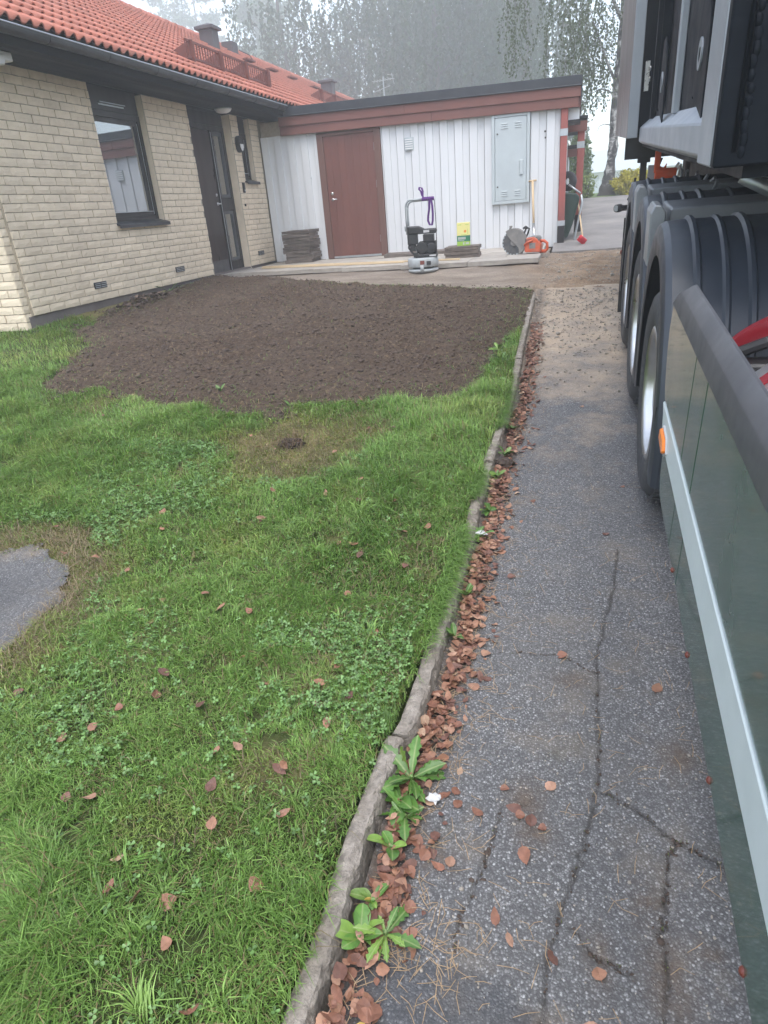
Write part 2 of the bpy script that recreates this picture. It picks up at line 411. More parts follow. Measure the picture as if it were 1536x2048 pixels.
class MB:
    def __init__(s): s.v = []; s.f = []
    def add(s, V, F, M=None):
        k = len(s.v)
        if M is not None: V = [tuple(M @ Vector(p)) for p in V]
        s.v.extend([tuple(p) for p in V]); s.f.extend([tuple(i+k for i in f) for f in F])
        return s
    def box(s, x0, x1, y0, y1, z0, z1, M=None):
        V = [(x, y, z) for z in (z0, z1) for y in (y0, y1) for x in (x0, x1)]
        return s.add(V, [(0, 2, 3, 1), (4, 5, 7, 6), (0, 1, 5, 4), (2, 6, 7, 3), (0, 4, 6, 2), (1, 3, 7, 5)], M)
    def prism(s, poly, h0, h1, axis='z', M=None):
        """polygon (a, b) swept along axis from h0 to h1"""
        n = len(poly)
        def P(a, b, h): return {'z': (a, b, h), 'y': (a, h, b), 'x': (h, a, b)}[axis]
        V = [P(a, b, h0) for a, b in poly]+[P(a, b, h1) for a, b in poly]
        F = [tuple(range(n))[::-1], tuple(range(n, 2*n))]+[(i, (i+1) % n, (i+1) % n+n, i+n) for i in range(n)]
        return s.add(V, F, M)
    def tube(s, pts, r, n=8, cap=True, M=None):
        pts = [Vector(p) for p in pts]
        rs = r if isinstance(r, (list, tuple)) else [r]*len(pts)
        V = []; F = []
        up = Vector((0, 0, 1))
        prev = None
        for i, p in enumerate(pts):
            d = (pts[min(i+1, len(pts)-1)]-pts[max(i-1, 0)]).normalized()
            if prev is None:
                a = d.orthogonal().normalized()
            else:
                a = (prev-d*prev.dot(d))
                a = a.normalized() if a.length > 1e-6 else d.orthogonal().normalized()
            prev = a
            b = d.cross(a)
            for k in range(n):
                t = 2*math.pi*k/n
                V.append(p+(a*math.cos(t)+b*math.sin(t))*rs[i])
        for i in range(len(pts)-1):
            for k in range(n):
                F.append((i*n+k, i*n+(k+1) % n, (i+1)*n+(k+1) % n, (i+1)*n+k))
        if cap: F += [tuple(range(n))[::-1], tuple(range((len(pts)-1)*n, len(pts)*n))]
        return s.add(V, F, M)
    def strip(s, pts, w, t, side=(0, 1, 0), M=None):
        """flat band of width w along side, thickness t"""
        pts = [Vector(p) for p in pts]; sd = Vector(side).normalized()
        V = []; F = []
        for i, p in enumerate(pts):
            d = (pts[min(i+1, len(pts)-1)]-pts[max(i-1, 0)]).normalized()
            n = d.cross(sd).normalized()
            for a, b in ((-1, -1), (1, -1), (1, 1), (-1, 1)): V.append(p+sd*(a*w/2)+n*(b*t/2))
        for i in range(len(pts)-1):
            for k in range(4): F.append((i*4+k, i*4+(k+1) % 4, i*4+4+(k+1) % 4, i*4+4+k))
        F += [(3, 2, 1, 0), tuple(range(len(pts)*4-4, len(pts)*4))]
        return s.add(V, F, M)
    def lathe(s, prof, n=24, axis='z', a0=0, a1=2*math.pi, M=None, scale=(1, 1)):
        full = abs(a1-a0-2*math.pi) < 1e-5
        m = n if full else n+1
        V = []; F = []
        for i in range(m):
            t = a0+(a1-a0)*i/n
            for r, h in prof:
                c, d = r*math.cos(t)*scale[0], r*math.sin(t)*scale[1]
                V.append({'z': (c, d, h), 'x': (h, c, d), 'y': (c, h, d)}[axis])
        k = len(prof)
        for i in range(n):
            j = (i+1) % m
            for q in range(k-1): F.append((i*k+q, j*k+q, j*k+q+1, i*k+q+1))
        return s.add(V, F, M)
    def ball(s, c, r, n=8, m=6, sq=(1, 1, 1), M=None):
        prof = [(max(math.sin(math.pi*i/m), 1e-4)*r, -math.cos(math.pi*i/m)*r) for i in range(m+1)]
        b = MB(); b.lathe(prof, n)
        T = Matrix.Translation(c) @ Matrix.Diagonal((*sq, 1))
        return s.add(b.v, b.f, (M @ T) if M is not None else T)
    def mesh(s, name='m'): return mesh_from(name, s.v, s.f)
    def out(s, name, mat, parent=None, smooth=False, bevel=0, world=True, segs=1):
        return link(name, s.mesh(name), mat, parent, smooth, bevel, world, segs)

def vhash(ix, iy, seed):
    h = (ix.astype(np.int64)*374761393+iy.astype(np.int64)*668265263+seed*2147483647) & 0xffffffff
    h = ((h ^ (h >> 13))*1274126177) & 0xffffffff
    return ((h ^ (h >> 16)) & 0xffff)/65535.
def vnoise(x, y, sc, seed=0):
    x = np.asarray(x, float)*sc; y = np.asarray(y, float)*sc
    i, j = np.floor(x), np.floor(y); fx, fy = x-i, y-j
    fx = fx*fx*(3-2*fx); fy = fy*fy*(3-2*fy)
    a, b, c, d = vhash(i, j, seed), vhash(i+1, j, seed), vhash(i, j+1, seed), vhash(i+1, j+1, seed)
    return (a*(1-fx)+b*fx)*(1-fy)+(c*(1-fx)+d*fx)*fy
def fbm(x, y, sc, seed=0, oct=4):
    t = 0; a = 1; s = 0
    for k in range(oct):
        t = t+a*vnoise(x, y, sc*2**k, seed+k*17); s += a; a *= .55
    return t/s
def ss(a, b, x):
    t = np.clip((x-a)/(b-a), 0, 1); return t*t*(3-2*t)
SL = .068
def G(y):
    y = np.asarray(y, float)
    return np.where(y < 22, SL*(y-3.08), SL*(22-3.08))
def T(x, y):
    x = np.asarray(x, float); y = np.asarray(y, float)
    lift = np.where(y < 6, .30*ss(1, 6, y), np.clip(.30-.0325*(y-6), .03, .3))*(1-ss(11, 12, y))
    return G(y)+lift*np.clip((-x-.6)/4.9, 0, 1)**1.2
KERB = np.array([(-.53, -.6), (-.53, .72), (-.52, .93), (-.525, 1.15), (-.515, 1.3), (-.50, 1.48), (-.48, 1.58), (-.47, 1.82), (-.465, 2.0), (-.455, 2.55),
                 (-.46, 3.0), (-.45, 3.51), (-.435, 3.89), (-.415, 5.0), (-.435, 6.24), (-.455, 8.35)])
def kerbx(y): return np.interp(y, KERB[:, 1], KERB[:, 0])
def inpoly(x, y, poly):
    x = np.asarray(x); y = np.asarray(y); c = np.zeros(x.shape, bool)
    p = np.asarray(poly); q = np.roll(p, 1, 0)
    for (xi, yi), (xj, yj) in zip(p, q):
        c ^= ((yi > y) != (yj > y)) & (x < (xj-xi)*(y-yi)/(yj-yi+1e-12)+xi)
    return c
def polydist(x, y, poly, closed=True):
    p = np.asarray(poly, float); q = np.roll(p, -1, 0) if closed else p[1:]
    p = p if closed else p[:-1]
    d = np.full(np.shape(x), 1e9)
    for a, b in zip(p, q):
        ab = b-a; L = ab@ab+1e-12
        t = np.clip(((x-a[0])*ab[0]+(y-a[1])*ab[1])/L, 0, 1)
        d = np.minimum(d, np.hypot(x-a[0]-t*ab[0], y-a[1]-t*ab[1]))
    return d
SOIL = [(-5.3, 9.72), (-4.12, 9.5), (-2.89, 9.0), (-1.81, 8.74), (-.84, 8.56), (-.44, 8.43), (-.44, 7.53), (-.44, 6.5), (-.54, 5.95), (-.61, 5.22), (-.66, 4.63), (-.8, 4.52),
        (-1.16, 4.49), (-1.52, 4.45), (-1.85, 4.3), (-2.01, 4.11), (-2.29, 4.22), (-2.65, 4.29), (-2.98, 4.2), (-3.25, 4.43), (-3.7, 4.49), (-3.94, 4.3), (-4.27, 4.54), (-4.43, 5.08),
        (-4.53, 5.52), (-5.05, 5.99), (-5.23, 6.74), (-5.26, 7.34), (-5.30, 8.05), (-5.4, 9.32)]
MOSS = [(-2.0, 3.32), (-2.11, 3.84), (-1.93, 4.12), (-1.44, 4.17), (-1.15, 4.01), (-1.15, 3.54), (-1.45, 3.24), (-1.75, 3.21)]
PATCH = [(-3.6, 2.25), (-2.72, 2.31), (-2.46, 2.36), (-2.16, 2.15), (-2.13, 1.94), (-2.14, 1.65), (-2.2, 1.3), (-3.6, 1.1)]
HX = -5.49
def soil_in(x, y):
    """signed depth inside the tilled bed, with a ragged edge"""
    d = polydist(x, y, SOIL)
    d = np.where(inpoly(x, y, SOIL), d, -d)
    return d+((fbm(x, y, 3.2, 5, 5)-.5)*.36+(fbm(x, y, 14, 25, 3)-.5)*.16)*np.where(y > 8.2, .35, 1)*np.where(x > -.75, .25, 1)*np.where((x < -5) & (y > 6.5), .4, 1)

def sheet(name, xs, ys, zf, mat, attrs={}, keep=None, parent=None, smooth=True):
    X, Y = np.meshgrid(xs, ys)
    Z = zf(X, Y)
    nx, ny = len(xs), len(ys)
    co = np.stack([X.ravel(), Y.ravel(), Z.ravel()], 1)
    i = (np.arange(ny-1)[:, None]*nx+np.arange(nx-1)[None]).ravel()
    q = np.stack([i, i+1, i+nx+1, i+nx], 1)
    if keep is not None:
        k = keep(X, Y).ravel()
        q = q[k[q].any(1)]
        used = np.zeros(len(co), bool); used[q.ravel()] = True
        mp = np.cumsum(used)-1
        co = co[used]; q = mp[q]
    else: used = np.ones(len(co), bool)
    me = np_mesh(name, co, q)
    for an, fn in attrs.items():
        a = me.attributes.new(an, 'FLOAT', 'POINT')
        a.data.foreach_set('value', np.asarray(fn(X, Y), np.float32).ravel()[used].copy())
    o = link(name, me, mat, parent, smooth)
    return o
def np_mesh(name, co, faces, col=None):
    """faces: (n,k) int array, all the same size"""
    me = bpy.data.meshes.new(name)
    n, k = faces.shape
    me.vertices.add(len(co)); me.loops.add(n*k); me.polygons.add(n)
    me.vertices.foreach_set('co', np.asarray(co, np.float32).ravel())
    me.loops.foreach_set('vertex_index', faces.astype(np.int32).ravel())
    me.polygons.foreach_set('loop_start', np.arange(0, n*k, k, dtype=np.int32))
    me.polygons.foreach_set('loop_total', np.full(n, k, np.int32))
    if col is not None:
        a = me.color_attributes.new('Col', 'FLOAT_COLOR', 'POINT')
        c4 = np.ones((len(co), 4), np.float32); c4[:, :3] = col
        a.data.foreach_set('color', c4.ravel())
    me.update(calc_edges=True)
    return me

# ------------------------------------------------------------------ the ground
def zfar(X, Y):
    base = T(X, Y)
    side = np.clip((np.abs(X)-6)/30, 0, 1)
    base = np.where(X > 3, G(Y), base)
    drop = -.16+.16*ss(20.9, 21.3, Y)
    return base+drop+(fbm(X, Y, .12, 3)-.5)*.5*ss(26, 60, Y)
xs = np.unique(np.concatenate([np.linspace(-110, -8, 35), np.arange(-8, 6, .5), np.linspace(6, 110, 35)]))
ys = np.unique(np.concatenate([np.linspace(-26, -2, 10), np.arange(-2, 20.5, .5), np.arange(20.5, 24, .1), np.linspace(24, 132, 50)]))
tag(sheet('ground', xs, ys, zfar, 'far_grass'), 'grassy ground rising behind the carports into the fog', kind='structure')

def fine(a, b, st): return np.arange(a, b, st)
def grow(a, b, st, g):
    o = [a]
    while o[-1] < b: o.append(o[-1]+st); st *= g
    return np.array(o)
def jit(pts, amp, n=14, seed=1):
    r = np.random.default_rng(seed); out = []
    for a, b in zip(pts[:-1], pts[1:]):
        for k in range(n):
            t = k/n; p = np.array(a)*(1-t)+np.array(b)*t
            out.append(p+r.normal(0, amp, 2)*(k > 0))
    out.append(np.array(pts[-1])); return np.array(out)
CR = [jit([(.25, 2.77), (.22, 2.46), (.15, 2.1), (.14, 1.99), (.14, 1.75), (.14, 1.61), (.13, 1.47), (.11, 1.36), (.07, 1.19), (.03, 1.08), (.01, .96), (-.02, .7)], .004, 8, 1),
      jit([(.13, 1.47), (.23, 1.42), (.32, 1.34), (.38, 1.31), (.44, 1.28), (.6, 1.2)], .004, 8, 2), jit([(.32, 1.33), (.29, 1.24), (.27, 1.13), (.27, 1.05), (.24, .8)], .005, 7, 3),
      jit([(.14, 1.94), (.01, 2.03), (-.2, 2.01)], .004, 10, 4), jit([(-.13, 1.38), (-.16, 1.18), (-.2, 1.03), (-.21, .95)], .004, 7, 5), jit([(.03, 1.08), (.12, 1.0), (.2, .98)], .004, 6, 6)]
CW = [.0052, .0044, .0046, .002, .003, .0024]
def crack_f(X, Y):
    v = np.zeros(X.shape)
    m = (Y < 3) & (X < .7)
    x, y = X[m], Y[m]; t = np.zeros(x.shape)
    for p, wd in zip(CR, CW):
        d = polydist(x, y, p, False)
        t = np.maximum(t, np.exp(-(d/wd)**2)*(.55+.6*vnoise(x, y, 30, 9)))
    v[m] = np.clip(t, 0, 1); return v
def drive_z(X, Y): return G(Y)-.010*crack_f(X, Y)+(fbm(X, Y, 1.6, 8)-.5)*.016-.012*np.exp(-((X-kerbx(Y)-.1)/.06)**2)
def sand_f(X, Y): return 1.25*ss(1.6, 7.6, Y+.8*(fbm(X, Y, .9, 31)-.5))*(1-.45*ss(.45, .9, X))
STN = [(.27, .98, .05, .10), (.30, .86, .035, .03), (.24, 1.15, .04, .06), (.37, 1.06, .03, .025), (-.07, 1.38, .05, .08), (-.04, 1.28, .05, .05), (.12, 1.0, .03, .06), (.36, 1.62, .05, .06), (-.3, 1.17, .07, .04), (.0, .83, .06, .03), (.05, 1.9, .06, .04)]
def stain_f(X, Y):
    v = .9*np.exp(-((X-kerbx(Y)-.10)/.065)**2)
    for a, b, sx_, sy_ in STN: v = np.maximum(v, .85*np.exp(-((X-a)/sx_)**2-((Y-b)/sy_)**2))
    return np.clip(v, 0, 1)
def patch_f(X, Y):
    d = Y-(.93-.25*np.abs(X+.2)*0)-.02*(vnoise(X, Y, 12, 4)-.5)
    return (1-ss(-.015, .015, Y-np.interp(X, [-.5, -.35, -.14, -.02, .02], [.86, .90, .93, .86, .3])-.02*(vnoise(X, Y, 14, 4)-.5)))*1.
xs = np.concatenate([fine(-.46, .62, .0075), grow(.63, 5.2, .02, 1.12)])
ys = np.concatenate([fine(-1., .35, .1), fine(.4, 3.0, .0075), grow(3.01, 9.3, .012, 1.008)])
tag(sheet('driveway', xs, ys, drive_z, 'asphalt', {'crack': crack_f, 'sand': sand_f, 'patch': patch_f, 'stain': stain_f}), 'cracked grey asphalt driveway beside the kerb, sandy at its far end', kind='structure')

def sandbed_z(X, Y):
    n = (fbm(X, Y, 2.2, 12, 5)-.5)*.05*(1+.6*ss(-1.2, .2, X))
    rut = .03*np.sin((Y*1.1+X*.45+.6*fbm(X, Y, 1.2, 3))*14)*ss(-1.4, .0, X)*vnoise(X, Y, 3, 5)
    flat = np.where(X < -.6, np.interp(Y, [8, 9.5, 11], [0, .0, -.01]), 0)
    z_ = T(X, Y)+.035+.07*ss(9.2, 9.9, Y)*(1-ss(-.6, .0, X))
    z_ = np.where(Y > 9.0, z_+(np.minimum(z_, .592)-z_)*ss(9.2, 9.9, Y), z_)
    return z_+n*.7+rut+flat-np.where(X > -.44, .11*(1-ss(8.55, 9.1, Y+.25*(fbm(X, Y, 3, 9)-.5))), 0)
def warm_f(X, Y): return ss(-1.0, .2, X+.8*(fbm(X, Y, 1.3, 4)-.5))*(1-.3*ss(10.6, 11.4, Y))
xs = fine(-5.45, 5.0, .04); ys = fine(8.0, 11.52, .035)
def sb_keep(X, Y): return np.where(X < -.44, Y > np.interp(X, [-5.4, -4.1, -2.9, -1.8, -.84, -.44], [9.0, 8.9, 8.4, 8.15, 8.0, 8.0]), Y > 8.5)
tag(sheet('sand_bed', xs, ys, sandbed_z, 'sand_bed', {'warm': warm_f}, sb_keep), 'flat strip of compacted pale sand in front of the paved terrace', kind='structure')

xs = grow(-.32, 8, .15, 1.06); ys = fine(11.46, 21.2, .2)
def road_z(X, Y): return G(Y)+.045+(fbm(X, Y, .8, 2)-.5)*.02
tag(sheet('road', xs, ys, road_z, 'old_road'), 'worn pale asphalt lane climbing past the red posts', kind='structure')
m = MB()
for k in range(20):
    x0 = -.32+k*.42
    m.box(x0, x0+.42, 11.43, 11.458, .42, float(G(11.45))+.05+.008*random.random())
tag(m.out('road_edge', 'old_road'), 'broken edge of the asphalt lane above the sand', kind='structure')

def bare_f(X, Y):
    d = polydist(X, Y, MOSS); d = np.where(inpoly(X, Y, MOSS), d, -d)+(fbm(X, Y, 3, 7)-.5)*.5
    a = ss(-.16, .12, d)
    e = polydist(X, Y, PATCH); e = np.where(inpoly(X, Y, PATCH), e, -e)
    a = np.maximum(a, .8*ss(-.34, -.1, e+(fbm(X, Y, 4, 2)-.5)*.3))
    h = .6*ss(.66, .78, fbm(X, Y, 2.3, 21))
    w = ss(-5.0, -5.25, X)*ss(6.2, 6.8, Y)
    return np.clip(np.maximum(np.maximum(a, h*.8), w), 0, 1)
def lawn_z(X, Y):
    e = polydist(X, Y, PATCH); e = np.where(inpoly(X, Y, PATCH), e, -e)
    return T(X, Y)+.062+(fbm(X, Y, 1.1, 14)-.5)*.07*ss(.0, .4, kerbx(Y)-X)-.05*ss(-.1, .1, e)
xs = np.concatenate([np.linspace(-9.5, -5.6, 30), fine(-5.5, -.5, .035)]); ys = np.concatenate([fine(-.8, 8.6, .035)])
tag(sheet('lawn', xs, ys, lambda X, Y: np.where(X > kerbx(Y)-.01, T(X, Y)-.06, lawn_z(X, Y)), 'lawn_earth', {'bare': bare_f}), 'damp earth of the sloping lawn between kerb and house', kind='structure')

def soil_z(X, Y):
    d = soil_in(X, Y)
    n = (fbm(X, Y, 4, 2, 5)-.5)*.05+(fbm(X, Y, 22, 6, 4)-.5)*.045+.012*np.sin((X*.35+Y+.25*fbm(X, Y, 2, 4))*26)*vnoise(X, Y, 1.3, 8)
    return T(X, Y)+.06+np.where(d > 0, .045*ss(0, .2, d)+n, -.14*ss(0, -.12, d)+n)
xs = fine(-5.47, -.42, .021); ys = fine(3.9, 10.0, .021)
tag(sheet('soil_bed', xs, ys, soil_z, 'soil', {}, lambda X, Y: soil_in(X, Y) > -.1), 'freshly raked dark brown topsoil in front of the house', kind='structure')

xs = fine(-3.6, -2.0, .012); ys = fine(1.1, 2.5, .012)
def patch_keep(X, Y):
    e = polydist(X, Y, PATCH); e = np.where(inpoly(X, Y, PATCH), e, -e)
    return e+(fbm(X, Y, 5, 3)-.5)*.3 > 0
o = sheet('asphalt_path', xs, ys, lambda X, Y: lawn_z(X, Y)+.012+(fbm(X, Y, 9, 3)-.5)*.014+.02*ss(-.06, .15, np.where(inpoly(X, Y, PATCH), 1, -1)*polydist(X, Y, PATCH)), 'asphalt', {'patch': lambda X, Y: .25+.6*ss(.08, .3, polydist(X, Y, PATCH)), 'sand': lambda X, Y: .45*(1-ss(.02, .25, polydist(X, Y, PATCH)))}, patch_keep)
tag(o, 'dark asphalt path ending in the grass', kind='structure')

# kerb stones
kroot = thing('kerb', 'low rough granite kerb between lawn and driveway', None, (-.45, 0, -.2))
kroot['kind'] = 'structure'
ky = [-.6, .5, 1.51, 2.52, 3.55, 4.55, 5.6, 6.7, 8.36]
prof = [(-.004, -.2), (-.002, .050), (.004, .058), (.018, .061), (.034, .061), (.046, .056), (.052, .045), (.055, .02), (.058, -.03), (.058, -.2)]
for a, b in zip(ky[:-1], ky[1:]):
    n = int((b-a)/.014); V = []; F = []
    off = random.uniform(-.006, .006); dz = random.uniform(-.008, .006)
    for i in range(n+1):
        y = a+.006+(b-a-.012)*i/n
        for j, (dx, z) in enumerate(prof):
            jx = (fbm(np.array(y), np.array(dx), 34, 40+j)-.5)*.014*(1.5 if j >= 4 else .5)
            jz = (fbm(np.array(y), np.array(dx), 30, 60+j)-.5)*.014
            V.append((float(kerbx(y))+off+dx+float(jx), y+random.uniform(-.004, .004), float(G(y))+dz+z+float(jz)))
    k = len(prof)
    for i in range(n):
        for j in range(k-1): F.append((i*k+j, (i+1)*k+j, (i+1)*k+j+1, i*k+j+1))
    F += [tuple(range(k)), tuple(range(n*k, n*k+k))[::-1]]
    link('kerb_stone', mesh_from('kerb_stone', V, F), 'kerb_granite', kroot, False)

# ------------------------------------------------------------------ brick house
house = thing('brick_house', 'low yellow brick house with red tiled roof and dark eaves', 'house', (HX, 6, .6))
ZB, ZT = .695, 3.03                                    # brick base and top on the long wall
WIN = (7.84, 8.94, 1.50, 3.2)
DOOR = (10.08, 11.44, .6, 3.2)
SWIN = (11.71, 12.16, 2.03, 3.2)
HOLES = [WIN, DOOR, SWIN]
def cut_rects(y0, y1, z0, z1, holes):
    ys = sorted({y0, y1, *[min(max(h[k], y0), y1) for h in holes for k in (0, 1)]})
    zs = sorted({z0, z1, *[min(max(h[k], z0), z1) for h in holes for k in (2, 3)]})
    for a, b in zip(ys[:-1], ys[1:]):
        run = None
        for c, d in zip(zs[:-1], zs[1:]):
            ym, zm = (a+b)/2, (c+d)/2
            hole = any(h[0] < ym < h[1] and h[2] < zm < h[3] for h in holes)
            if hole:
                if run: yield (a, b, *run); run = None
            else: run = (run[0], d) if run else (c, d)
        if run: yield (a, b, *run)
m = MB()
for a, b, c, d in cut_rects(6.03, 36, ZB, ZT, HOLES): m.box(HX-.22, HX-.011, a, b, c, d)
m.box(-14.5, HX-.045, 5.946, 6.12, .56, 3.3)             # gable wall core
m.prism([(-15.4, 3.2), (-4.98, 3.2), (-10, 5.98)], 5.95, 6.1, 'y')
wall = m.out('wall', 'mortar', house)
def brick_mesh(i):
    r = random.Random(100+i)
    nx, nz = 5, 2
    V = []; F = []
    for k in range(nz+1):
        for j in range(nx+1):
            e = (j in (0, nx)) or (k in (0, nz))
            V.append((-.002 if e else r.uniform(-.001, .0045), j/nx-.5+r.uniform(-.010, .010), k/nz-.5+r.uniform(-.035, .035)))
    for k in range(nz):
        for j in range(nx):
            q = k*(nx+1)+j; F.append((q, q+1, q+nx+2, q+nx+1))
    ring = [j for j in range(nx+1)]+[k*(nx+1)+nx for k in range(1, nz+1)]+[nz*(nx+1)+j for j in range(nx-1, -1, -1)]+[k*(nx+1) for k in range(nz-1, 0, -1)]
    b = len(V)
    for q in ring: V.append((-.05, V[q][1], V[q][2]))
    n = len(ring)
    for q in range(n): F.append((ring[(q+1) % n], ring[q], b+q, b+(q+1) % n))
    me = mesh_from('brick', V, F); me.materials.append(MATS['brick']); return me
BM = [brick_mesh(i) for i in range(7)]
bl = []
CH = (ZT-ZB)/28
for c in range(28):
    z = ZB+(c+.5)*CH
    y = 6.03-(.125 if c % 2 else 0)+random.uniform(-.01, .01)
    while y < 12.50:
        a, b = max(y, 6.035), min(y+.25, 12.505)
        y += .25
        segs = [(a, b)]
        for h in HOLES:
            if h[2] < z < h[3]:
                ns = []
                for p, q in segs:
                    if q <= h[0] or p >= h[1]: ns.append((p, q)); continue
                    if p < h[0]: ns.append((p, h[0]))
                    if q > h[1]: ns.append((h[1], q))
                segs = ns
        for p, q in segs:
            if q-p > .045: bl.append(((HX+random.uniform(-.003, .003), (p+q)/2, z), 0, q-p-.009, CH-.009))
for c in range(32):                                     # gable wall, facing the lawn, two courses lower
    z = .56+(c+.5)*CH
    x = HX-.035-(0 if c % 2 else .125)
    while x > -7.2:
        a = x; x -= .25
        bl.append((((a+x)/2, 5.93+random.uniform(-.003, .003), z), -90, .24, CH-.009))
    bl.append(((HX-.03, 5.985, z), 0, .095, CH-.009))
    if c % 2 == 0: bl.append(((HX-.035-.0625, 5.93, z), -90, .115, CH-.009))
def seen(b):
    v = Vector(b[0])-Vector((0, 0, 1.45)); d = v.dot(fwd)
    px = 768+1317*v.dot(ix)/d; py = 1024+1317*v.dot(iy)/d
    return (0 if (-20 < px < 1556 and -20 < py) else 1e3)+v.length
bl.sort(key=seen)
rest = MB()
for i, (p, rz, ln, h) in enumerate(bl):
    me = BM[i % 7]
    Mx = Matrix.Translation(p) @ Matrix.Rotation(R(rz), 4, 'Z') @ Matrix.Diagonal((1, ln, h, 1))
    if i < 300:
        o = bpy.data.objects.new('brick', me); COL.objects.link(o); o.parent = wall
        o.matrix_parent_inverse = Matrix(); o.matrix_basis = Mx
    else: rest.add([v.co for v in me.vertices], [tuple(f.vertices) for f in me.polygons], Mx)
o = rest.out('brickwork', 'brick', wall); o['kind'] = 'stuff'
MB().box(HX-.24, HX-.02, 5.98, 36, .2, ZB-.004).box(-14.4, HX-.03, 5.965, 6.1, .2, .556).out('plinth', 'plinth', house)
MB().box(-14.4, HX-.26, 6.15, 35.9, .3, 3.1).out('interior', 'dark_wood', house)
for h in HOLES:                                          # brick-lined reveals
    z0 = max(h[2], .66)
    for c_ in (h[1]+.005, h[0]-.005): MB().box(HX-.2, HX-.016, c_-.007, c_+.007, z0, 3.02).out('reveal', 'brick', house)

def window(hole, zt, parent, name='window', bar=False):
    y0, y1, z0, z1 = hole
    x = HX-.11
    fr = MB()
    fw = .07
    for a, b, c, d in ((y0+.004, y0+fw, z0+.03, zt), (y1-fw, y1-.004, z0+.03, zt), (y0+fw, y1-fw, z0+.03, z0+.03+fw), (y0+fw, y1-fw, zt-fw, zt)): fr.box(x-.05, x+.02, a, b, c, d)
    for a, b, c, d in ((y0+fw, y0+fw+.05, z0+.1, zt-.07), (y1-fw-.05, y1-fw, z0+.1, zt-.07), (y0+fw+.05, y1-fw-.05, z0+.1, z0+.15), (y0+fw+.05, y1-fw-.05, zt-.12, zt-.07)): fr.box(x-.045, x+.005, a, b, c, d)
    f = fr.out(name, 'dark_wood', parent, bevel=.004)
    MB().box(x-.03, x-.018, y0+fw+.04, y1-fw-.04, z0+.14, zt-.11).out('pane', 'window_glass', f)
    MB().box(x+.0055, x+.009, y1-fw-.012, y1-fw-.006, z0+.12, zt-.09).box(x+.0055, x+.02, y0+fw+.03, y1-fw-.02, z0+.152, z0+.158).out('bead', 'galv', f)
    s_ = MB().prism([(x+.02, z0+.055), (HX+.05, z0+.012), (HX+.05, z0-.028), (HX+.042, z0-.028), (HX+.042, z0-.005), (x+.02, z0+.03)], y0-.03, y1+.03, 'y')
    s_.out('sill', 'gutter_metal', f)
    MB().box(x-.04, x+.012, y0+.004, y1-.004, zt+.004, 3.03).out('top_panel', 'dark_wood', f)
    return f
wf = window(WIN, 2.79, house)
MB().box(HX-.095, HX-.085, 8.1, 8.62, 2.845, 2.86).box(HX-.095, HX-.085, 8.14, 8.66, 2.875, 2.885).out('vent_slot', 'galv', wf)
window(SWIN, 2.80, house)
o = MB().prism([(7.93, 1.66), (8.16, 1.66), (8.06, 1.92), (7.93, 1.95)], HX-.185, HX-.18, 'x').out('paper_sheet', 'paper_white', wf)
# front door with glazed side light
x = HX-.16
fr = MB()
for a, b in ((10.085, 10.15), (10.93, 11.0), (11.36, 11.435)): fr.box(x-.06, x+.02, a, b, .66, 2.85)
fr.box(x-.06, x+.019, 10.15, 11.36, 2.78, 2.849).box(x-.05, x+.018, 10.09, 11.43, 2.853, 3.03)
fr.box(x-.06, x+.018, 11.0, 11.36, .66, .82).box(x-.06, x+.018, 11.0, 11.36, 1.62, 1.80)
door = fr.out('front_door', 'dark_wood', house, bevel=.004)
lf = MB().box(x-.045, x-.002, 10.152, 10.928, .67, 2.775)
leaf = lf.out('leaf', 'door_brown', door, bevel=.004)
MB().box(x-.0025, x+.002, 10.17, 10.91, .68, .87).out('kick_plate', 'kick_plate', door)
MB().tube([(x, 10.865, 1.72), (x+.05, 10.865, 1.72), (x+.06, 10.85, 1.72), (x+.06, 10.75, 1.715)], .010, 8).lathe([(.0001, .008), (.026, .008), (.028, 0)], 14, 'x', M=Matrix.Translation((x-.002, 10.865, 1.72))).lathe([(.0001, .012), (.022, .012), (.024, 0)], 14, 'x', M=Matrix.Translation((x-.002, 10.865, 1.85))).out('handle', 'steel', door, True)
for a, b in ((.83, 1.61), (1.81, 2.77)):
    MB().box(x-.03, x-.018, 11.005, 11.355, a, b).out('pane', 'window_glass', door)
    MB().box(x-.016, x+.004, 11.0, 11.05, a, b).box(x-.016, x+.004, 11.31, 11.36, a, b).box(x-.016, x+.003, 11.05, 11.31, a, a+.05).box(x-.016, x+.003, 11.05, 11.31, b-.05, b).out('glazing_bead', 'trim_plastic', door)
MB().box(x+.021, x+.026, 10.94, 10.95, .68, 2.76).out('strike_rail', 'galv', door)
MB().box(HX-.26, HX+.02, 10.09, 11.43, .5, .668).out('threshold', 'concrete', house)
# vents in the brickwork
for y, z in ((7.215, .872), (9.06, .874), (11.9, .882)):
    v = MB().box(HX+.001, HX+.012, y-.115, y+.115, z-.036, z+.036)
    g = v.out('vent_grille', 'gutter_metal', house)
    v = MB()
    for k in range(3):
        for a, b in ((-.105, -.008), (.008, .105)): v.box(HX+.0125, HX+.018, y+a, y+b, z-.026+k*.021, z-.018+k*.021)
    v.out('louver', 'galv', g)
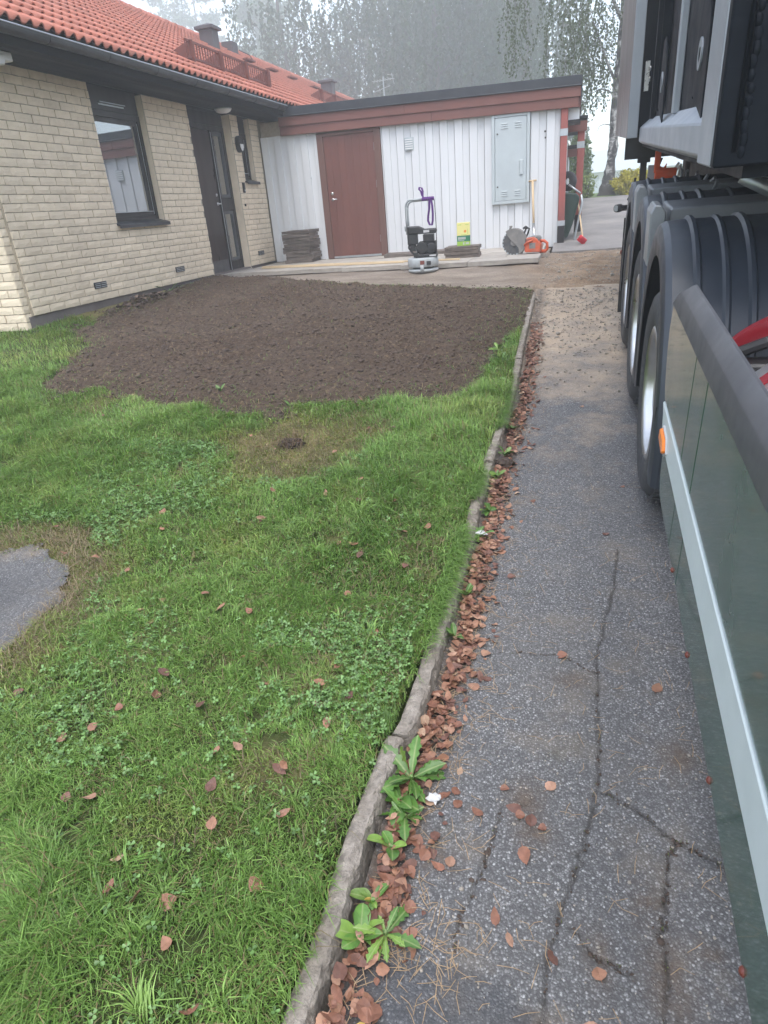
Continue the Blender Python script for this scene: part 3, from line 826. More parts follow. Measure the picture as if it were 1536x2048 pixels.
# eaves: soffit, fascia, gutter
m = MB()
for k in range(5): m.box(HX+.002+k*.108, HX+.002+k*.108+.102, 5.2, 36, 3.035, 3.05)
m.out('soffit', 'soffit_wood', house)
MB().box(-5.3, -4.962, 5.2, 36, 3.052, 3.13).box(-4.96, -4.935, 5.2, 36, 3.03, 3.17).out('eave_board', 'soffit_wood', house)
gx, gzz = -4.868, 3.155
pr = [(.066*math.cos(t), .066*math.sin(t)) for t in np.linspace(math.pi, 2*math.pi, 11)]
pr2 = [(.058*math.cos(t), .058*math.sin(t)) for t in np.linspace(2*math.pi, math.pi, 11)]
gt = MB(); yy = 4.9
while yy < 12.25:
    e = min(yy+1.0, 12.3)
    gt.prism([(gx+a, gzz+b) for a, b in pr+[(.074, .004)]+pr2], yy, e, 'y'); yy = e
gut = gt.out('gutter', 'gutter_metal', house)
for k in range(8):
    yk = 5.55+k*.92
    MB().prism([(gx+a*1.06, gzz+b*1.06) for a, b in pr]+[(gx+a*1.01, gzz+b*1.01) for a, b in pr[::-1]], yk, yk+.03, 'y').out('gutter_bracket', 'gutter_metal', gut)
MB().tube([(gx+.07, 5.0, gzz+.006), (gx+.07, 12.29, gzz+.006)], .007, 6).out('gutter_lip', 'galv', gut)
# roof
EX, EZ, RX, RZ = -4.90, 3.215, -10., 6.03
slope = math.atan2(RZ-EZ, EX-RX)
MB().prism([(EX-.06, EZ-.05), (RX, RZ-.06), (-15.1, EZ-.05), (-15.1, EZ-.12), (RX, RZ-.16), (EX-.06, EZ-.12)], 5.3, 36, 'y').out('roof_deck', 'dark_wood', house)
roof = MB().prism([(-10.02, 6.0), (-15.1, 3.2), (-15.1, 3.17), (-10.02, 5.97)], 5.25, 36.05, 'y').out('roof', 'roof_tile', house)
def tile_mesh(i):
    r = random.Random(i)
    prof = [(0, .0), (.03, -.002), (.055, .008), (.075, .034), (.098, .046), (.121, .034), (.142, .008), (.15, 0), (.18, -.002), (.205, .008), (.225, .034), (.248, .046), (.271, .034), (.292, .008), (.302, .0)]
    V = []; F = []; n = len(prof)
    L = .405
    for v, dz in ((0, .030), (L*.5, .016), (L, .0)):
        for u, h in prof: V.append((v, u-.15, h+dz+r.uniform(-.0012, .0012)))
    for u, h in prof: V.append((0.004, u-.15, h+.030-.016))
    for a in range(2):
        for j in range(n-1): F.append((a*n+j, a*n+j+1, (a+1)*n+j+1, (a+1)*n+j))
    for j in range(n-1): F.append((3*n+j, 3*n+j+1, j+1, j))
    me = mesh_from('roof_tile', V, F); me.materials.append(MATS['roof_tile'])
    me.polygons.foreach_set('use_smooth', [k < 2*(n-1) for k in range(len(me.polygons))])
    return me
TM = [tile_mesh(i) for i in range(5)]
tl = []
sl_len = math.hypot(RX-EX, RZ-EZ)
nrow = int(sl_len/.36)
for c in range(102):
    for r_ in range(nrow+1):
        d = r_*.36-.03
        tl.append((EX-d*math.cos(slope), 5.45+c*.30, EZ+d*math.sin(slope)-.01))
def tile_key(p):
    v = Vector(p)-Vector((0, 0, 1.45)); d = v.dot(fwd)
    px = 768+1317*v.dot(ix)/d; py = 1024+1317*v.dot(iy)/d
    return (0 if (-10 < px < 730 and -8 < py) else 1e3)+v.length
tl.sort(key=tile_key)
TB = Matrix(((-math.cos(slope), 0, math.sin(slope)), (0, 1, 0), (math.sin(slope), 0, math.cos(slope)))).to_4x4()
rest = MB()
for i, p in enumerate(tl):
    Mx = Matrix.Translation(p) @ TB @ Matrix.Rotation(random.uniform(-.006, .006), 4, 'Z')
    me = TM[i % 5]
    if i < 300:
        o = bpy.data.objects.new('roof_tile', me); COL.objects.link(o); o.parent = roof; o.matrix_basis = Mx
    else: rest.add([v.co for v in me.vertices], [tuple(f.vertices) for f in me.polygons], Mx)
o = rest.out('tile_field', 'roof_tile', roof, True); o['kind'] = 'stuff'
rc = MB().lathe([(.125, 0), (.135, .02), (.12, .40), (.105, .40)], 10, 'y', 0, math.pi).mesh('ridge_tile')
rc.materials.append(MATS['roof_tile'])
for k in range(80):
    o = bpy.data.objects.new('ridge_tile', rc); COL.objects.link(o); o.parent = roof
    o.matrix_basis = Matrix.Translation((RX, 5.3+k*.385, RZ-.05)) @ Matrix.Rotation(random.uniform(-.02, .02), 4, 'Z')
def rz_at(x): return EZ+(EX-x)*math.tan(slope)
def chimney(x, y, w, h, cap=True):
    z = rz_at(x+w/2)
    b = MB().box(x-w/2, x+w/2, y-w/2, y+w/2, z-.15, z+h).out('chimney', 'chimney_metal', roof, bevel=.01)
    if cap:
        c = w/2+.07
        MB().box(x-c, x+c, y-c, y+c, z+h+.002, z+h+.06).add([(x-c, y-c, z+h+.061), (x+c, y-c, z+h+.061), (x+c, y+c, z+h+.061), (x-c, y+c, z+h+.061), (x, y, z+h+.15)], [(0, 1, 4), (1, 2, 4), (2, 3, 4), (3, 0, 4)]).out('chimney_cap', 'chimney_metal', b)
    MB().box(x-w/2-.05, x+w/2+.1, y-w/2-.04, y+w/2+.04, z-.2, z-.02).out('flashing', 'chimney_metal', b)
chimney(-8.66, 17.6, .34, .44)
chimney(-8.60, 26.2, .40, .46)
vb = MB().box(-9.42, -9.1, 19.8, 20.15, 5.4, 5.86, ).out('roof_vent', 'chimney_metal', roof, bevel=.01)
MB().tube([(-9.1, 20.2, 5.7), (-8.95, 20.5, 5.62), (-8.9, 20.8, 5.42)], .012, 5).tube([(-9.12, 20.16, 5.62), (-9.0, 20.4, 5.5), (-9.0, 20.7, 5.44)], .01, 5).out('vent_cable', 'chimney_metal', vb)
def snow_guard(x, y0, y1, h=.25):
    z = rz_at(x)+.06
    g = MB().box(x-.012, x+.012, y0, y1, z+h-.02, z+h+.012).box(x-.012, x+.012, y0, y1, z+.02, z+.05)
    g = g.out('snow_guard', 'guard_red', roof)
    n = int((y1-y0)/.085)
    b = MB()
    for k in range(n+1):
        y = y0+(y1-y0)*k/n
        b.box(x-.006, x+.006, y-.010, y+.010, z+.051, z+h-.021)
    b.out('guard_bars', 'guard_red', g)
    for k in range(4):
        y = y0+.15+(y1-y0-.3)*k/3
        MB().prism([(x+.05, z-.08), (x-.35, z+.12), (x-.35, z+.14), (x+.02, z+h+.02), (x+.05, z+h)], y-.012, y+.012, 'y').out('guard_bracket', 'guard_red', g)
snow_guard(-5.62, 10.6, 13.7)
snow_guard(-6.15, 18.0, 21.5)
for k, (xx, y0) in enumerate(((-8.3, 15.6), (-8.25, 17.0), (-8.3, 18.6), (-8.2, 20.3))):
    MB().box(xx-.12, xx+.12, y0+3, y0+3.5, rz_at(xx)+.06, rz_at(xx)+.1).out('roof_step', 'guard_red', roof)
# things on the front of the house
lampo = MB().prism([(11.56+.075*math.cos(t), 2.60+.125*math.sin(t)) for t in np.linspace(0, 2*math.pi, 20, False)], HX+.002, HX+.09, 'x').out('lamp_body', 'black_plastic', None, bevel=.02, segs=2)
wl = thing('wall_lamp', 'black oval wall lamp between the front door and narrow window', 'lamp', (HX, 11.56, 2.6))
lampo.parent = wl; lampo.matrix_parent_inverse = MW[wl.name].inverted()
MB().prism([(11.50, 2.60), (11.62, 2.60), (11.615, 2.55), (11.585, 2.505), (11.56, 2.495), (11.535, 2.505), (11.505, 2.55)], HX+.088, HX+.098, 'x').out('lamp_lens', 'white_plastic', wl, bevel=.006)
MB().box(HX+.088, HX+.103, 11.49, 11.63, 2.603, 2.622).out('lamp_brow', 'black_plastic', wl)
ip = thing('door_phone', 'slim dark door phone on the brick pier', 'door phone', (HX, 11.56, 1.95))
MB().box(HX+.002, HX+.03, 11.53, 11.59, 1.87, 2.03).out('case', 'black_plastic', ip, bevel=.006)
MB().box(HX+.0305, HX+.034, 11.545, 11.575, 1.89, 1.92).out('button', 'galv', ip)
db = thing('bell_push', 'small dark square bell push below the door phone', 'bell push', (HX, 11.53, 1.68))
MB().box(HX+.002, HX+.022, 11.51, 11.55, 1.66, 1.70).out('case', 'black_plastic', db, bevel=.004)
MB().box(HX+.0222, HX+.026, 11.522, 11.538, 1.672, 1.688).out('button', 'guard_red', db)
cl = thing('ceiling_lamp', 'flat white round lamp under the eaves over the front door', 'lamp', (-5.3, 10.86, 3.03))
MB().lathe([(.0001, -.062), (.07, -.058), (.11, -.04), (.125, -.015), (.125, 0)], 24, M=Matrix.Translation((-5.3, 10.86, 3.031))).out('lamp_shade', 'white_plastic', cl, True)
MB().lathe([(.13, -.012), (.135, -.012), (.135, 0), (.13, 0)], 24, M=Matrix.Translation((-5.3, 10.86, 3.031))).out('lamp_rim', 'galv', cl)
fl = thing('flood_lamp', 'white flood lamp under the eaves at the house corner', 'lamp', (-5.2, 6.2, 3.0))
MB().box(-5.26, -5.14, 6.16, 6.3, 2.96, 3.033).prism([(6.04, 2.90), (6.18, 2.93), (6.2, 3.01), (6.06, 2.99)], -5.27, -5.13, 'x').out('lamp_body', 'white_plastic', fl, bevel=.008)
MB().tube([(-5.2, 6.2, 2.955), (-5.2, 6.2, 2.93)], .03, 10).out('sensor', 'white_plastic', fl)
an = thing('roof_antenna', 'thin television antenna on a mast behind the flat shed roof', 'antenna', (-9, 36, 5.4))
MB().tube([(-9, 35.9, 5.3), (-9, 35.9, 7.1)], .024, 8).out('mast', 'galv', an)
m = MB().tube([(-9.5, 35.75, 6.92), (-8.55, 36.0, 6.98)], .012, 6).tube([(-9.4, 35.75, 6.5), (-8.7, 36.0, 6.72)], .011, 6)
for k in range(7): m.tube([(-9.48+k*.13, 35.55, 6.93+k*.007), (-9.48+k*.13, 36.15, 6.93+k*.007)], .008, 5)
m.tube([(-8.5, 36, 6.75), (-8.6, 36, 7.2)], .012, 5).tube([(-8.45, 35.9, 6.95), (-8.8, 35.9, 7.02)], .009, 5).tube([(-8.48, 35.9, 7.1), (-8.8, 35.9, 7.16)], .009, 5)
m.out('elements', 'galv', an)

# ------------------------------------------------------------------ white shed
SY = 12.538
shed = thing('shed', 'white board shed with flat black-edged roof joining the brick house', 'shed', (-2.9, SY, .6))
MB().box(-5.47, -.29, SY+.03, 17.0, .66, 2.98).out('wall', 'mortar', shed)
MB().box(-5.47, -.30, SY+.01, 17.0, .3, .70).out('plinth', 'plinth', shed)
SD = (-4.41, -3.26, .5, 2.70)
VNT = (-2.835, -2.68, 2.31, 2.50)
xk = -5.475; k = 0
W_ = .2495
while xk < -.28:
    x0, x1 = xk, min(xk+W_-.004, -.268)
    zb = .665-.008*(xk+5.5)+random.uniform(-.006, .006)
    for a, b, pr_ in ((x0, x1, 0), (x0+.004, min(x0+.135, x1), 1)):
        if b-a < .02: continue
        for p, q in ((a, b),):
            seg = []
            if q <= SD[0] or p >= SD[1]: seg = [(p, q)]
            else:
                if p < SD[0]: seg.append((p, SD[0]-.002))
                if q > SD[1]: seg.append((SD[1]+.002, q))
            for p2, q2 in seg:
                if q2-p2 < .02: continue
                y0 = SY-.022*pr_-.001
                MB().box(p2, q2, y0-(.001 if pr_ else 0), y0+.021, zb, 2.75).out('board', 'white_boards', shed, bevel=.003)
    xk += W_
def ftop(x): return 3.078-.0165*x
for n_, o0, o1, mt, yo in (('roof_edge', 0, .135, 'black_metal', .035), ('fascia_board', .137, .285, 'red_brown', .02), ('fascia_board', .288, .425, 'red_brown', 0)):
    joints = {'roof_edge': [-5.0, .035], 'fascia_board': [-5.05, -3.2+o0*3, .03 if o0 < .2 else .0]}[n_]
    for a, b in zip(joints[:-1], joints[1:]):
        y0 = SY-.10-yo
        V = [(x_, y_, z_) for x_ in (a+.001, b-.001) for y_ in (y0, y0+.028) for z_ in (ftop(x_)-o1, ftop(x_)-o0)]
        o = MB().add(V, [(0, 1, 3, 2), (4, 6, 7, 5), (0, 4, 5, 1), (2, 3, 7, 6), (0, 2, 6, 4), (1, 5, 7, 3)]).out(n_, mt, shed, bevel=.004)
m = MB()
for k in range(8):
    xx = -4.6+k*.6
    m.box(xx-.006, xx+.006, SY-.138, SY-.1352, ftop(xx)-.125, ftop(xx)-.105)
m.out('screws', 'chassis_dark', shed)
MB().tube([(-5.0, SY-.14, ftop(-5)-.137), (.035, SY-.14, ftop(0)-.137)], .011, 6).out('drip_edge', 'black_metal', shed)
V = [(x_, y_, ftop(x_)-.02-dz) for x_ in (-5.2, .0) for y_ in (SY-.105, 17.2) for dz in (0.1, 0)]
MB().add(V, [(0, 1, 3, 2), (4, 6, 7, 5), (0, 4, 5, 1), (2, 3, 7, 6), (0, 2, 6, 4), (1, 5, 7, 3)]).out('roof', 'black_metal', shed)
MB().box(-.0, .03, SY-.05, 17.2, ftop(0)-.42, ftop(0)-.138).out('side_fascia', 'red_brown', shed)
MB().box(.031, .045, SY-.13, 17.2, ftop(0)-.3, ftop(0)-.01).out('side_edge', 'black_metal', shed)
# shed door
dr = MB()
dr.box(SD[0], SD[0]+.115, SY-.045, SY+.03, .665, 2.70).box(SD[1]-.115, SD[1], SY-.045, SY+.03, .66, 2.70).box(SD[0]+.115, SD[1]-.115, SY-.043, SY+.03, 2.655, 2.70)
sdoor = dr.out('door', 'frame_brown', shed, bevel=.003)
n = 7; a = SD[0]+.118; wd_ = (SD[1]-SD[0]-.236)/n
for k in range(n): MB().box(a+k*wd_+.0004, a+(k+1)*wd_-.0004, SY-.022, SY+.02, .70, 2.652).out('plank', 'door_red', sdoor, bevel=.0015)
MB().box(a, a+n*wd_, SY-.035, SY+.02, .668, .698).out('threshold', 'galv', sdoor)
MB().lathe([(.0001, -.014), (.024, -.012), (.026, 0)], 14, 'y', M=Matrix.Translation((a+.075, SY-.022, 1.755))).tube([(a+.075, SY-.022, 1.655), (a+.075, SY-.07, 1.655), (a+.09, SY-.075, 1.655), (a+.17, SY-.075, 1.66)], .009, 8).lathe([(.0001, -.01), (.022, -.008), (.024, 0)], 12, 'y', M=Matrix.Translation((a+.075, SY-.022, 1.655))).out('handle', 'steel', sdoor, True)
for z in (.96, 1.85, 2.43): MB().tube([(a+n*wd_+.004, SY-.032, z-.06), (a+n*wd_+.004, SY-.032, z+.06)], .009, 8).out('hinge', 'galv', sdoor)
# wall vent
v = MB().box(VNT[0], VNT[1], SY-.036, SY-.02, VNT[2], VNT[3]).out('wall_vent', 'cabinet_grey', shed)  # grey plate colour stands in for the shadows between the white louvers
for k in range(5): MB().box(VNT[0]+.012, VNT[1]-.012, SY-.046, SY-.0365, VNT[2]+.018+k*.034, VNT[2]+.032+k*.034, ).out('louver', 'white_plastic', v)
MB().prism([(-4.60, 2.03), (-4.585, 2.06), (-4.575, 2.02)], SY-.028, SY-.024, 'y').out('hook', 'galv', shed)
for dz in (0, .09): MB().box(-.52+dz*.1, -.49, SY-.03, SY-.0245, 2.36-dz, 2.385-dz).out('hole', 'chassis_dark', shed)
# corner post, beam ends, brackets
MB().box(-.262, -.155, SY-.06, SY+.05, .62, 2.70).out('corner_post', 'post_red', shed, bevel=.006)
MB().box(-.263, -.154, SY-.062, SY+.052, .55, .95).out('post_foot', 'dark_wood', shed, bevel=.004)
MB().box(-.268, -.149, SY-.066, SY+.056, .95, 1.03).out('bracket', 'galv', shed)
MB().box(-.268, -.149, SY-.066, SY+.056, 2.28, 2.38).out('bracket', 'galv', shed)
MB().box(-.25, -.17, SY-.04, SY+.03, .42, .549).out('post_base', 'concrete', shed)
MB().box(-.154, .02, SY+.06, SY+.16, 2.50, 2.66).out('beam_end', 'white_boards', shed)
MB().box(-.15, .04, SY+.02, SY+.3, 2.44, 2.497).out('beam', 'dark_wood', shed)

# carports stepping up the lane
def carport(y, zf, zt, x1, label):
    c = thing('carport', label, 'carport', (-1, y, zf), group='carports behind the shed')
    MB().box(x1-.12, x1-.005, y-.055, y+.055, zf+.14, zt).out('post', 'post_red', c, bevel=.006)
    MB().box(x1-.122, x1-.003, y-.057, y+.057, zf+.10, zf+.38).out('post_foot', 'dark_wood', c)
    MB().box(x1-.125, x1-.001, y-.06, y+.06, zt-.34, zt-.24).out('bracket', 'galv', c)
    MB().box(x1-.13, x1+.02, y-.07, y+.07, zf-.15, zf+.098).out('post_base', 'concrete', c)
    MB().box(-3.2, x1+.03, y-.10, y-.065, zt-.09, zt+.06).out('fascia_board', 'red_brown', c)
    MB().box(-3.2, x1+.035, y-.12, y+3.6, zt+.1, zt+.135).out('roof', 'black_metal', c)
    MB().box(-3.2, x1+.015, y-.095, y-.07, zt+.062, zt+.099).out('edge_trim', 'dark_wood', c)
    MB().box(x1-.1, x1+.01, y+.07, y+.2, zt-.20, zt-.092).out('beam_end', 'white_boards', c)
    for k in range(12): MB().box(x1-.34, x1-.32, y+.3+k*.25, y+.545+k*.25, zf+.12, zt-.05).out('board', 'white_boards', c)
carport(13.3, .70, 2.46, .125, 'red carport post and fascia just behind the shed corner')
carport(17.0, .95, 2.24, .145, 'farther low carport seen past the second red post')

# electric meter cabinet
cb = thing('meter_cabinet', 'grey steel meter cabinet on the white shed wall', 'cabinet', (-1.05, SY, 1.35))
Y0 = SY-.024
MB().box(-1.36, -1.31, Y0-.05, Y0, 1.354, 2.67).box(-.79, -.742, Y0-.05, Y0, 1.354, 2.67).box(-1.31, -.79, Y0-.049, Y0, 1.354, 1.40).box(-1.31, -.79, Y0-.049, Y0, 2.63, 2.67).out('frame', 'cabinet_grey', cb, bevel=.004)
dr = MB().box(-1.305, -.795, Y0-.044, Y0-.02, 1.405, 2.625).out('door', 'cabinet_grey', cb, bevel=.005)
for x0 in (-1.2, -.98):
    for z0 in (1.475, 2.47):
        for k in range(3): MB().prism([(Y0-.045, z0+k*.032), (Y0-.056, z0+k*.032+.004), (Y0-.045, z0+k*.032+.016)], x0, x0+.10, 'x').out('louver', 'cabinet_grey', dr)
MB().box(-.90, -.845, Y0-.066, Y0-.0445, 1.78, 2.0).out('handle', 'cabinet_grey', dr, bevel=.008)
for z in (1.62, 2.40): MB().lathe([(.0001, -.008), (.012, -.006), (.013, 0)], 10, 'y', M=Matrix.Translation((-1.265, Y0-.044, z))).out('screw', 'chassis_dark', dr)
MB().box(-.795, -.786, Y0-.055, Y0-.046, 2.3, 2.38).box(-.795, -.786, Y0-.055, Y0-.046, 1.6, 1.68).out('hinge', 'cabinet_grey', dr)

# paved terrace
ter = thing('terrace', 'strip of pale concrete paving slabs along the shed', None, (-3, 11, .6)); ter['kind'] = 'structure'
ZTER = .66
MB().box(-5.46, -.36, 10.75, SY, .35, ZTER-.05).out('bedding', 'sand_bed', ter)
def slab_mesh(i, w=.5, d=.5, h=.05, jag=.004):
    r = random.Random(900+i); n = 6
    bm = bmesh.new()
    bmesh.ops.create_cube(bm, size=1)
    bmesh.ops.subdivide_edges(bm, edges=bm.edges[:], cuts=2, use_grid_fill=True)
    for v in bm.verts:
        v.co.x = v.co.x*w+r.uniform(-jag, jag); v.co.y = v.co.y*d+r.uniform(-jag, jag); v.co.z = v.co.z*h+r.uniform(-jag, jag)*.6
    me = bpy.data.meshes.new('slab'); bm.to_mesh(me); bm.free()
    return me
TS_ = [slab_mesh(i, .495, .495, .06, .002) for i in range(5)]
for me in TS_: me.materials.append(MATS['concrete'])
for i in range(11):
    xx = -5.2+i*.5
    if xx > -.3: continue
    f0 = float(np.interp(xx, [-5.2, -3.4, -2, -.4], [10.5, 10.36, 10.02, 9.95]))
    yy = f0+.25; k = 0
    while yy-.25 < SY-.03:
        o = bpy.data.objects.new('slab', TS_[(i+k) % 5]); COL.objects.link(o); o.parent = ter
        o.matrix_parent_inverse = MW[ter.name].inverted()
        o.matrix_basis = Matrix.Translation((xx+random.uniform(-.003, .003), yy, ZTER-.03+random.uniform(-.004, .003))) @ Matrix.Rotation(random.uniform(-.008, .008), 4, 'Z') @ Matrix.Rotation(random.uniform(-.006, .006), 4, 'X')
        yy += .5; k += 1

# ------------------------------------------------------------------ loose things by the shed
SLM = [slab_mesh(20+i, .52, .50, .05, .006) for i in range(5)]
for me in SLM:
    me.materials.append(MATS['old_slab'])
def slab(x, y, z, rz, label, group, rx=0):
    o = bpy.data.objects.new('paving_slab', SLM[random.randrange(5)]); COL.objects.link(o)
    o.matrix_world = Matrix.Translation((x, y, z)) @ Matrix.Rotation(rz, 4, 'Z') @ Matrix.Rotation(rx, 4, 'X')
    return tag(o, label, 'slab', group)
ords = ['bottom', 'second', 'third', 'fourth', 'fifth', 'sixth', 'seventh', 'eighth', 'ninth', 'top']
for k in range(10):
    lb = {0: 'bottom brown concrete slab of the tall stack beside the shed door', 9: 'top brown concrete slab of the tall stack beside the shed door'}.get(k, '%s brown concrete slab from the bottom of the tall stack' % ords[k])
    slab(-4.80+random.uniform(-.018, .018), 12.215+random.uniform(-.015, .015), ZTER+.028+k*.0545, random.uniform(-.05, .05), lb, 'slabs stacked beside the shed door')
for k in range(3):
    slab(-1.66+random.uniform(-.015, .015), 11.02+random.uniform(-.012, .012), ZTER+.028+k*.0545, .03+random.uniform(-.03, .03), '%s dark slab of the low stack under the seed box' % ('bottom', 'middle', 'top')[k], 'slabs stacked under the seed box')
slab(-2.92, 12.1, ZTER+.028, .06, 'single brown slab lying flat right of the shed door', 'slabs lying along the shed wall')
slab(-2.22, 12.2, ZTER+.028, -.05, 'single brown slab lying flat behind the plate compactor', 'slabs lying along the shed wall')

sb = thing('seed_box', 'yellow and green grass seed carton standing on three slabs', 'box', (-1.64, 11.0, ZTER+.167), .12)
zz = [0, .075, .145, .325]
MB().box(-.1, .1, -.045, .045, 0, .33).out('carton', 'box_yellow', sb, bevel=.003, world=False)
MB().box(-.1008, .1008, -.0458, .0458, 0.001, .06).out('bottom_band', 'box_lime', sb, world=False)
MB().box(-.1012, .1012, -.0462, .0462, .062, .145).out('green_band', 'box_green', sb, world=False)
m = MB()
for k in range(7): m.box(-.085+k*.017, -.072+k*.017, -.0472, -.0463, .09, .125)
m.box(.03, .08, -.0468, -.0459, .02, .045).box(-.01, .01, -.0468, -.0459, .015, .05).box(-.085, .01, -.0472, -.0463, .073, .080)
m.out('print', 'paper_white', sb, world=False)
MB().ball((.025, -.0455, .205), .02, 10, 6, (1, .06, 1)).out('flower_print', 'flower_orange', sb, world=False)
m = MB().box(.06, .064, -.0462, -.0453, .16, .24).box(-.08, -.03, -.0462, -.0453, .295, .303).box(.03, .08, -.0462, -.0453, .295, .301).box(-.04, .05, -.0462, -.0453, .155, .160)
m.out('line_print', 'box_lime', sb, world=False)

pl = MB()
def plank(name, a, b, w, t, label):
    a = Vector(a); b = Vector(b); d = (b-a); L = d.length
    ang = math.atan2(d.y, d.x)
    o = MB().box(0, L, -w/2, w/2, 0, t).out(name, 'pine_wood', None, bevel=.002)
    o.matrix_world = Matrix.Translation(a) @ Matrix.Rotation(ang, 4, 'Z') @ Matrix.Rotation(-math.asin(d.z/L), 4, 'Y')
    return tag(o, label, 'plank', 'battens on the terrace')
plank('batten', (-5.25, 11.38, ZTER+.004), (-1.62, 10.42, ZTER+.004), .045, .022, 'longer pale wooden batten lying across the paving slabs')
plank('batten', (-5.15, 11.12, ZTER+.004), (-2.5, 10.52, ZTER+.004), .05, .02, 'shorter pale batten lying on the slabs nearer the soil')

# plate compactor
pc = thing('plate_compactor', 'grey round plate compactor with black engine and tall handle', 'compactor', (-2.05, 9.82, float(sandbed_z(np.array(-2.05), np.array(9.82)))-.004), R(8))
W = dict(world=False)
MB().lathe([(.0001, 0), (.19, 0), (.215, .015), (.215, .035), (.2, .045), (.0001, .045)], 32).out('base_plate', 'compactor_grey', pc, True, **W)
MB().lathe([(.0001, .05), (.15, .05), (.15, .075), (.0001, .075)], 24).out('rubber_mount', 'engine_black', pc, **W)
dk = MB().lathe([(.0001, .078), (.212, .070), (.218, .08), (.218, .175), (.205, .19), (.0001, .192)], 32).box(-.03, .02, -.222, -.19, .02, .1).out('housing', 'compactor_grey', pc, True, **W)
MB().box(-.03, .03, -.2195, -.2165, .11, .16).out('sticker', 'red_lens', dk, **W)
MB().box(.06, .12, -.2165, -.212, .1, .15).out('worn_print', 'engine_black', dk, **W)
MB().box(-.10, .21, -.13, .13, .195, .235).box(-.12, -.06, -.15, -.05, .20, .27).out('engine_deck', 'engine_black', pc, bevel=.008, **W)
e = MB().box(-.04, .19, -.10, .10, .24, .40).lathe([(.0001, -.02), (.075, -.02), (.085, 0), (.085, .05), (.0001, .05)], 20, 'y', M=Matrix.Translation((.0, -.11, .32))).lathe([(.0001, -.02), (.06, -.015), (.07, 0), (.07, .04), (.0001, .04)], 20, 'y', M=Matrix.Translation((.13, -.12, .31))).box(.02, .17, -.12, .1, .40, .49)
for k in range(5): e.box(-.05, .20, -.105, .105, .255+k*.028, .262+k*.028)
e = e.out('engine', 'engine_black', pc, bevel=.006, **W)
MB().box(-.20, -.06, -.09, .08, .37, .50).box(-.17, -.09, -.07, .05, .28, .37).tube([(-.17, -.06, .40), (-.19, -.06, .33), (-.14, -.06, .26), (-.1, -.05, .24)], .016, 8).out('air_filter', 'engine_black', pc, bevel=.012, **W)
MB().tube([(-.08, -.08, .20), (-.08, -.08, .34)], .010, 8).out('filler_pipe', 'galv', pc, **W)
MB().prism([(-.19, .50), (.21, .50), (.21, .56), (.04, .56), (-.04, .60), (-.19, .605)], -.11, .10, 'y').out('fuel_tank', 'engine_black', pc, bevel=.015, **W)
MB().box(.03, .11, -.1135, -.1105, .515, .545).out('label_plate', 'paper_white', pc, **W)
MB().box(.10, .19, -.1325, -.1305, .205, .225).out('label_strip', 'paper_white', pc, **W)
MB().box(-.235, -.17, -.05, .03, .545, .61).out('handle_clamp', 'tube_grey', pc, bevel=.006, **W)
def bend(x, z0, z1, y):
    pts = [(x, y, z0), (x, y, z1-.08)]
    for t in np.linspace(0, math.pi/2, 6): pts.append((x+.07-.07*math.cos(t), y, z1-.08+.08*math.sin(t)))
    return pts
MB().tube(bend(-.20, .5, .935, -.07)+[(.18, -.07, .935)], .0125, 8).tube(bend(-.185, .5, .92, .06)+[(.18, .06, .925)], .0125, 8).tube([(.18, -.07, .935), (.18, .06, .925)], .0125, 8).out('handle', 'tube_grey', pc, True, **W)
MB().tube([(.2, -.04, .235), (.205, -.04, .6), (.195, -.04, .92)], .005, 6).out('throttle_cable', 'engine_black', pc, **W)
st = thing('lifting_strap', 'purple lifting strap wound round the compactor handle', 'strap', (-1.95, 9.82, 1.4))
Mpc = MW[pc.name]
m = MB()
for k in range(6):
    cx = .045+k*.026
    m.lathe([(.019, -.014), (.024, -.014), (.024, .014), (.019, .014)], 10, 'x', M=Mpc @ Matrix.Translation((cx, -.07, .935)) @ Matrix.Rotation(random.uniform(-.3, .3), 4, 'Z') @ Matrix.Diagonal((1, 1.15, 1.1, 1)))
m.out('wrap', 'strap_purple', st)
m = MB().strip([(.13, -.09, .93), (.125, -.10, .82), (.105, -.10, .72), (.10, -.10, .66), (.125, -.10, .605), (.15, -.10, .60), (.165, -.10, .66), (.17, -.10, .75), (.165, -.10, .85), (.15, -.09, .94)], .032, .006, (0, .3, 1) if False else (.75, .66, 0), M=Mpc)
m.out('hanging_loop', 'strap_purple', st)
m = MB().strip([(.05, -.075, .95), (.03, -.08, .99), (.02, -.075, 1.03), (-.005, -.07, 1.06), (.0, -.05, 1.085), (.03, -.05, 1.075), (.045, -.06, 1.03), (.04, -.07, .97)], .034, .006, (.55, .8, 0), M=Mpc)
m.out('free_end', 'strap_purple', st)

# power cutter
pw = thing('power_cutter', 'orange power cutter with large grey blade guard by the shed corner', 'power cutter', (-.62, 10.86, ZTER+.002), R(-8))
bl_ = MB().lathe([(.0001, -.003), (.172, -.003), (.175, 0), (.172, .003), (.0001, .003)], 40, 'y', M=Matrix.Translation((-.24, -.03, .165)))
blade = bl_.out('blade', 'saw_disc', pw, **W)
MB().lathe([(.0001, -.02), (.045, -.018), (.05, 0)], 20, 'y', M=Matrix.Translation((-.24, -.034, .165))).out('flange', 'saw_grey', blade, **W)
m = MB()
for k in range(22):
    t = 2*math.pi*k/22
    m.box(-.012, .012, -.005, .005, .160, .177, M=Matrix.Translation((-.24, -.03, .165)) @ Matrix.Rotation(t, 4, 'Y'))
m.out('segments', 'galv', blade, **W)
gd = MB()
arc = [(.192*math.cos(t), .192*math.sin(t)) for t in np.linspace(R(-62), R(128), 18)]
poly = [(-.24+a, .172+b) for a, b in arc]+[(-.335, .27), (-.28, .20), (-.22, .15), (-.165, .09), (-.155, .03)]
gd.prism(poly, -.062, -.048, 'y')
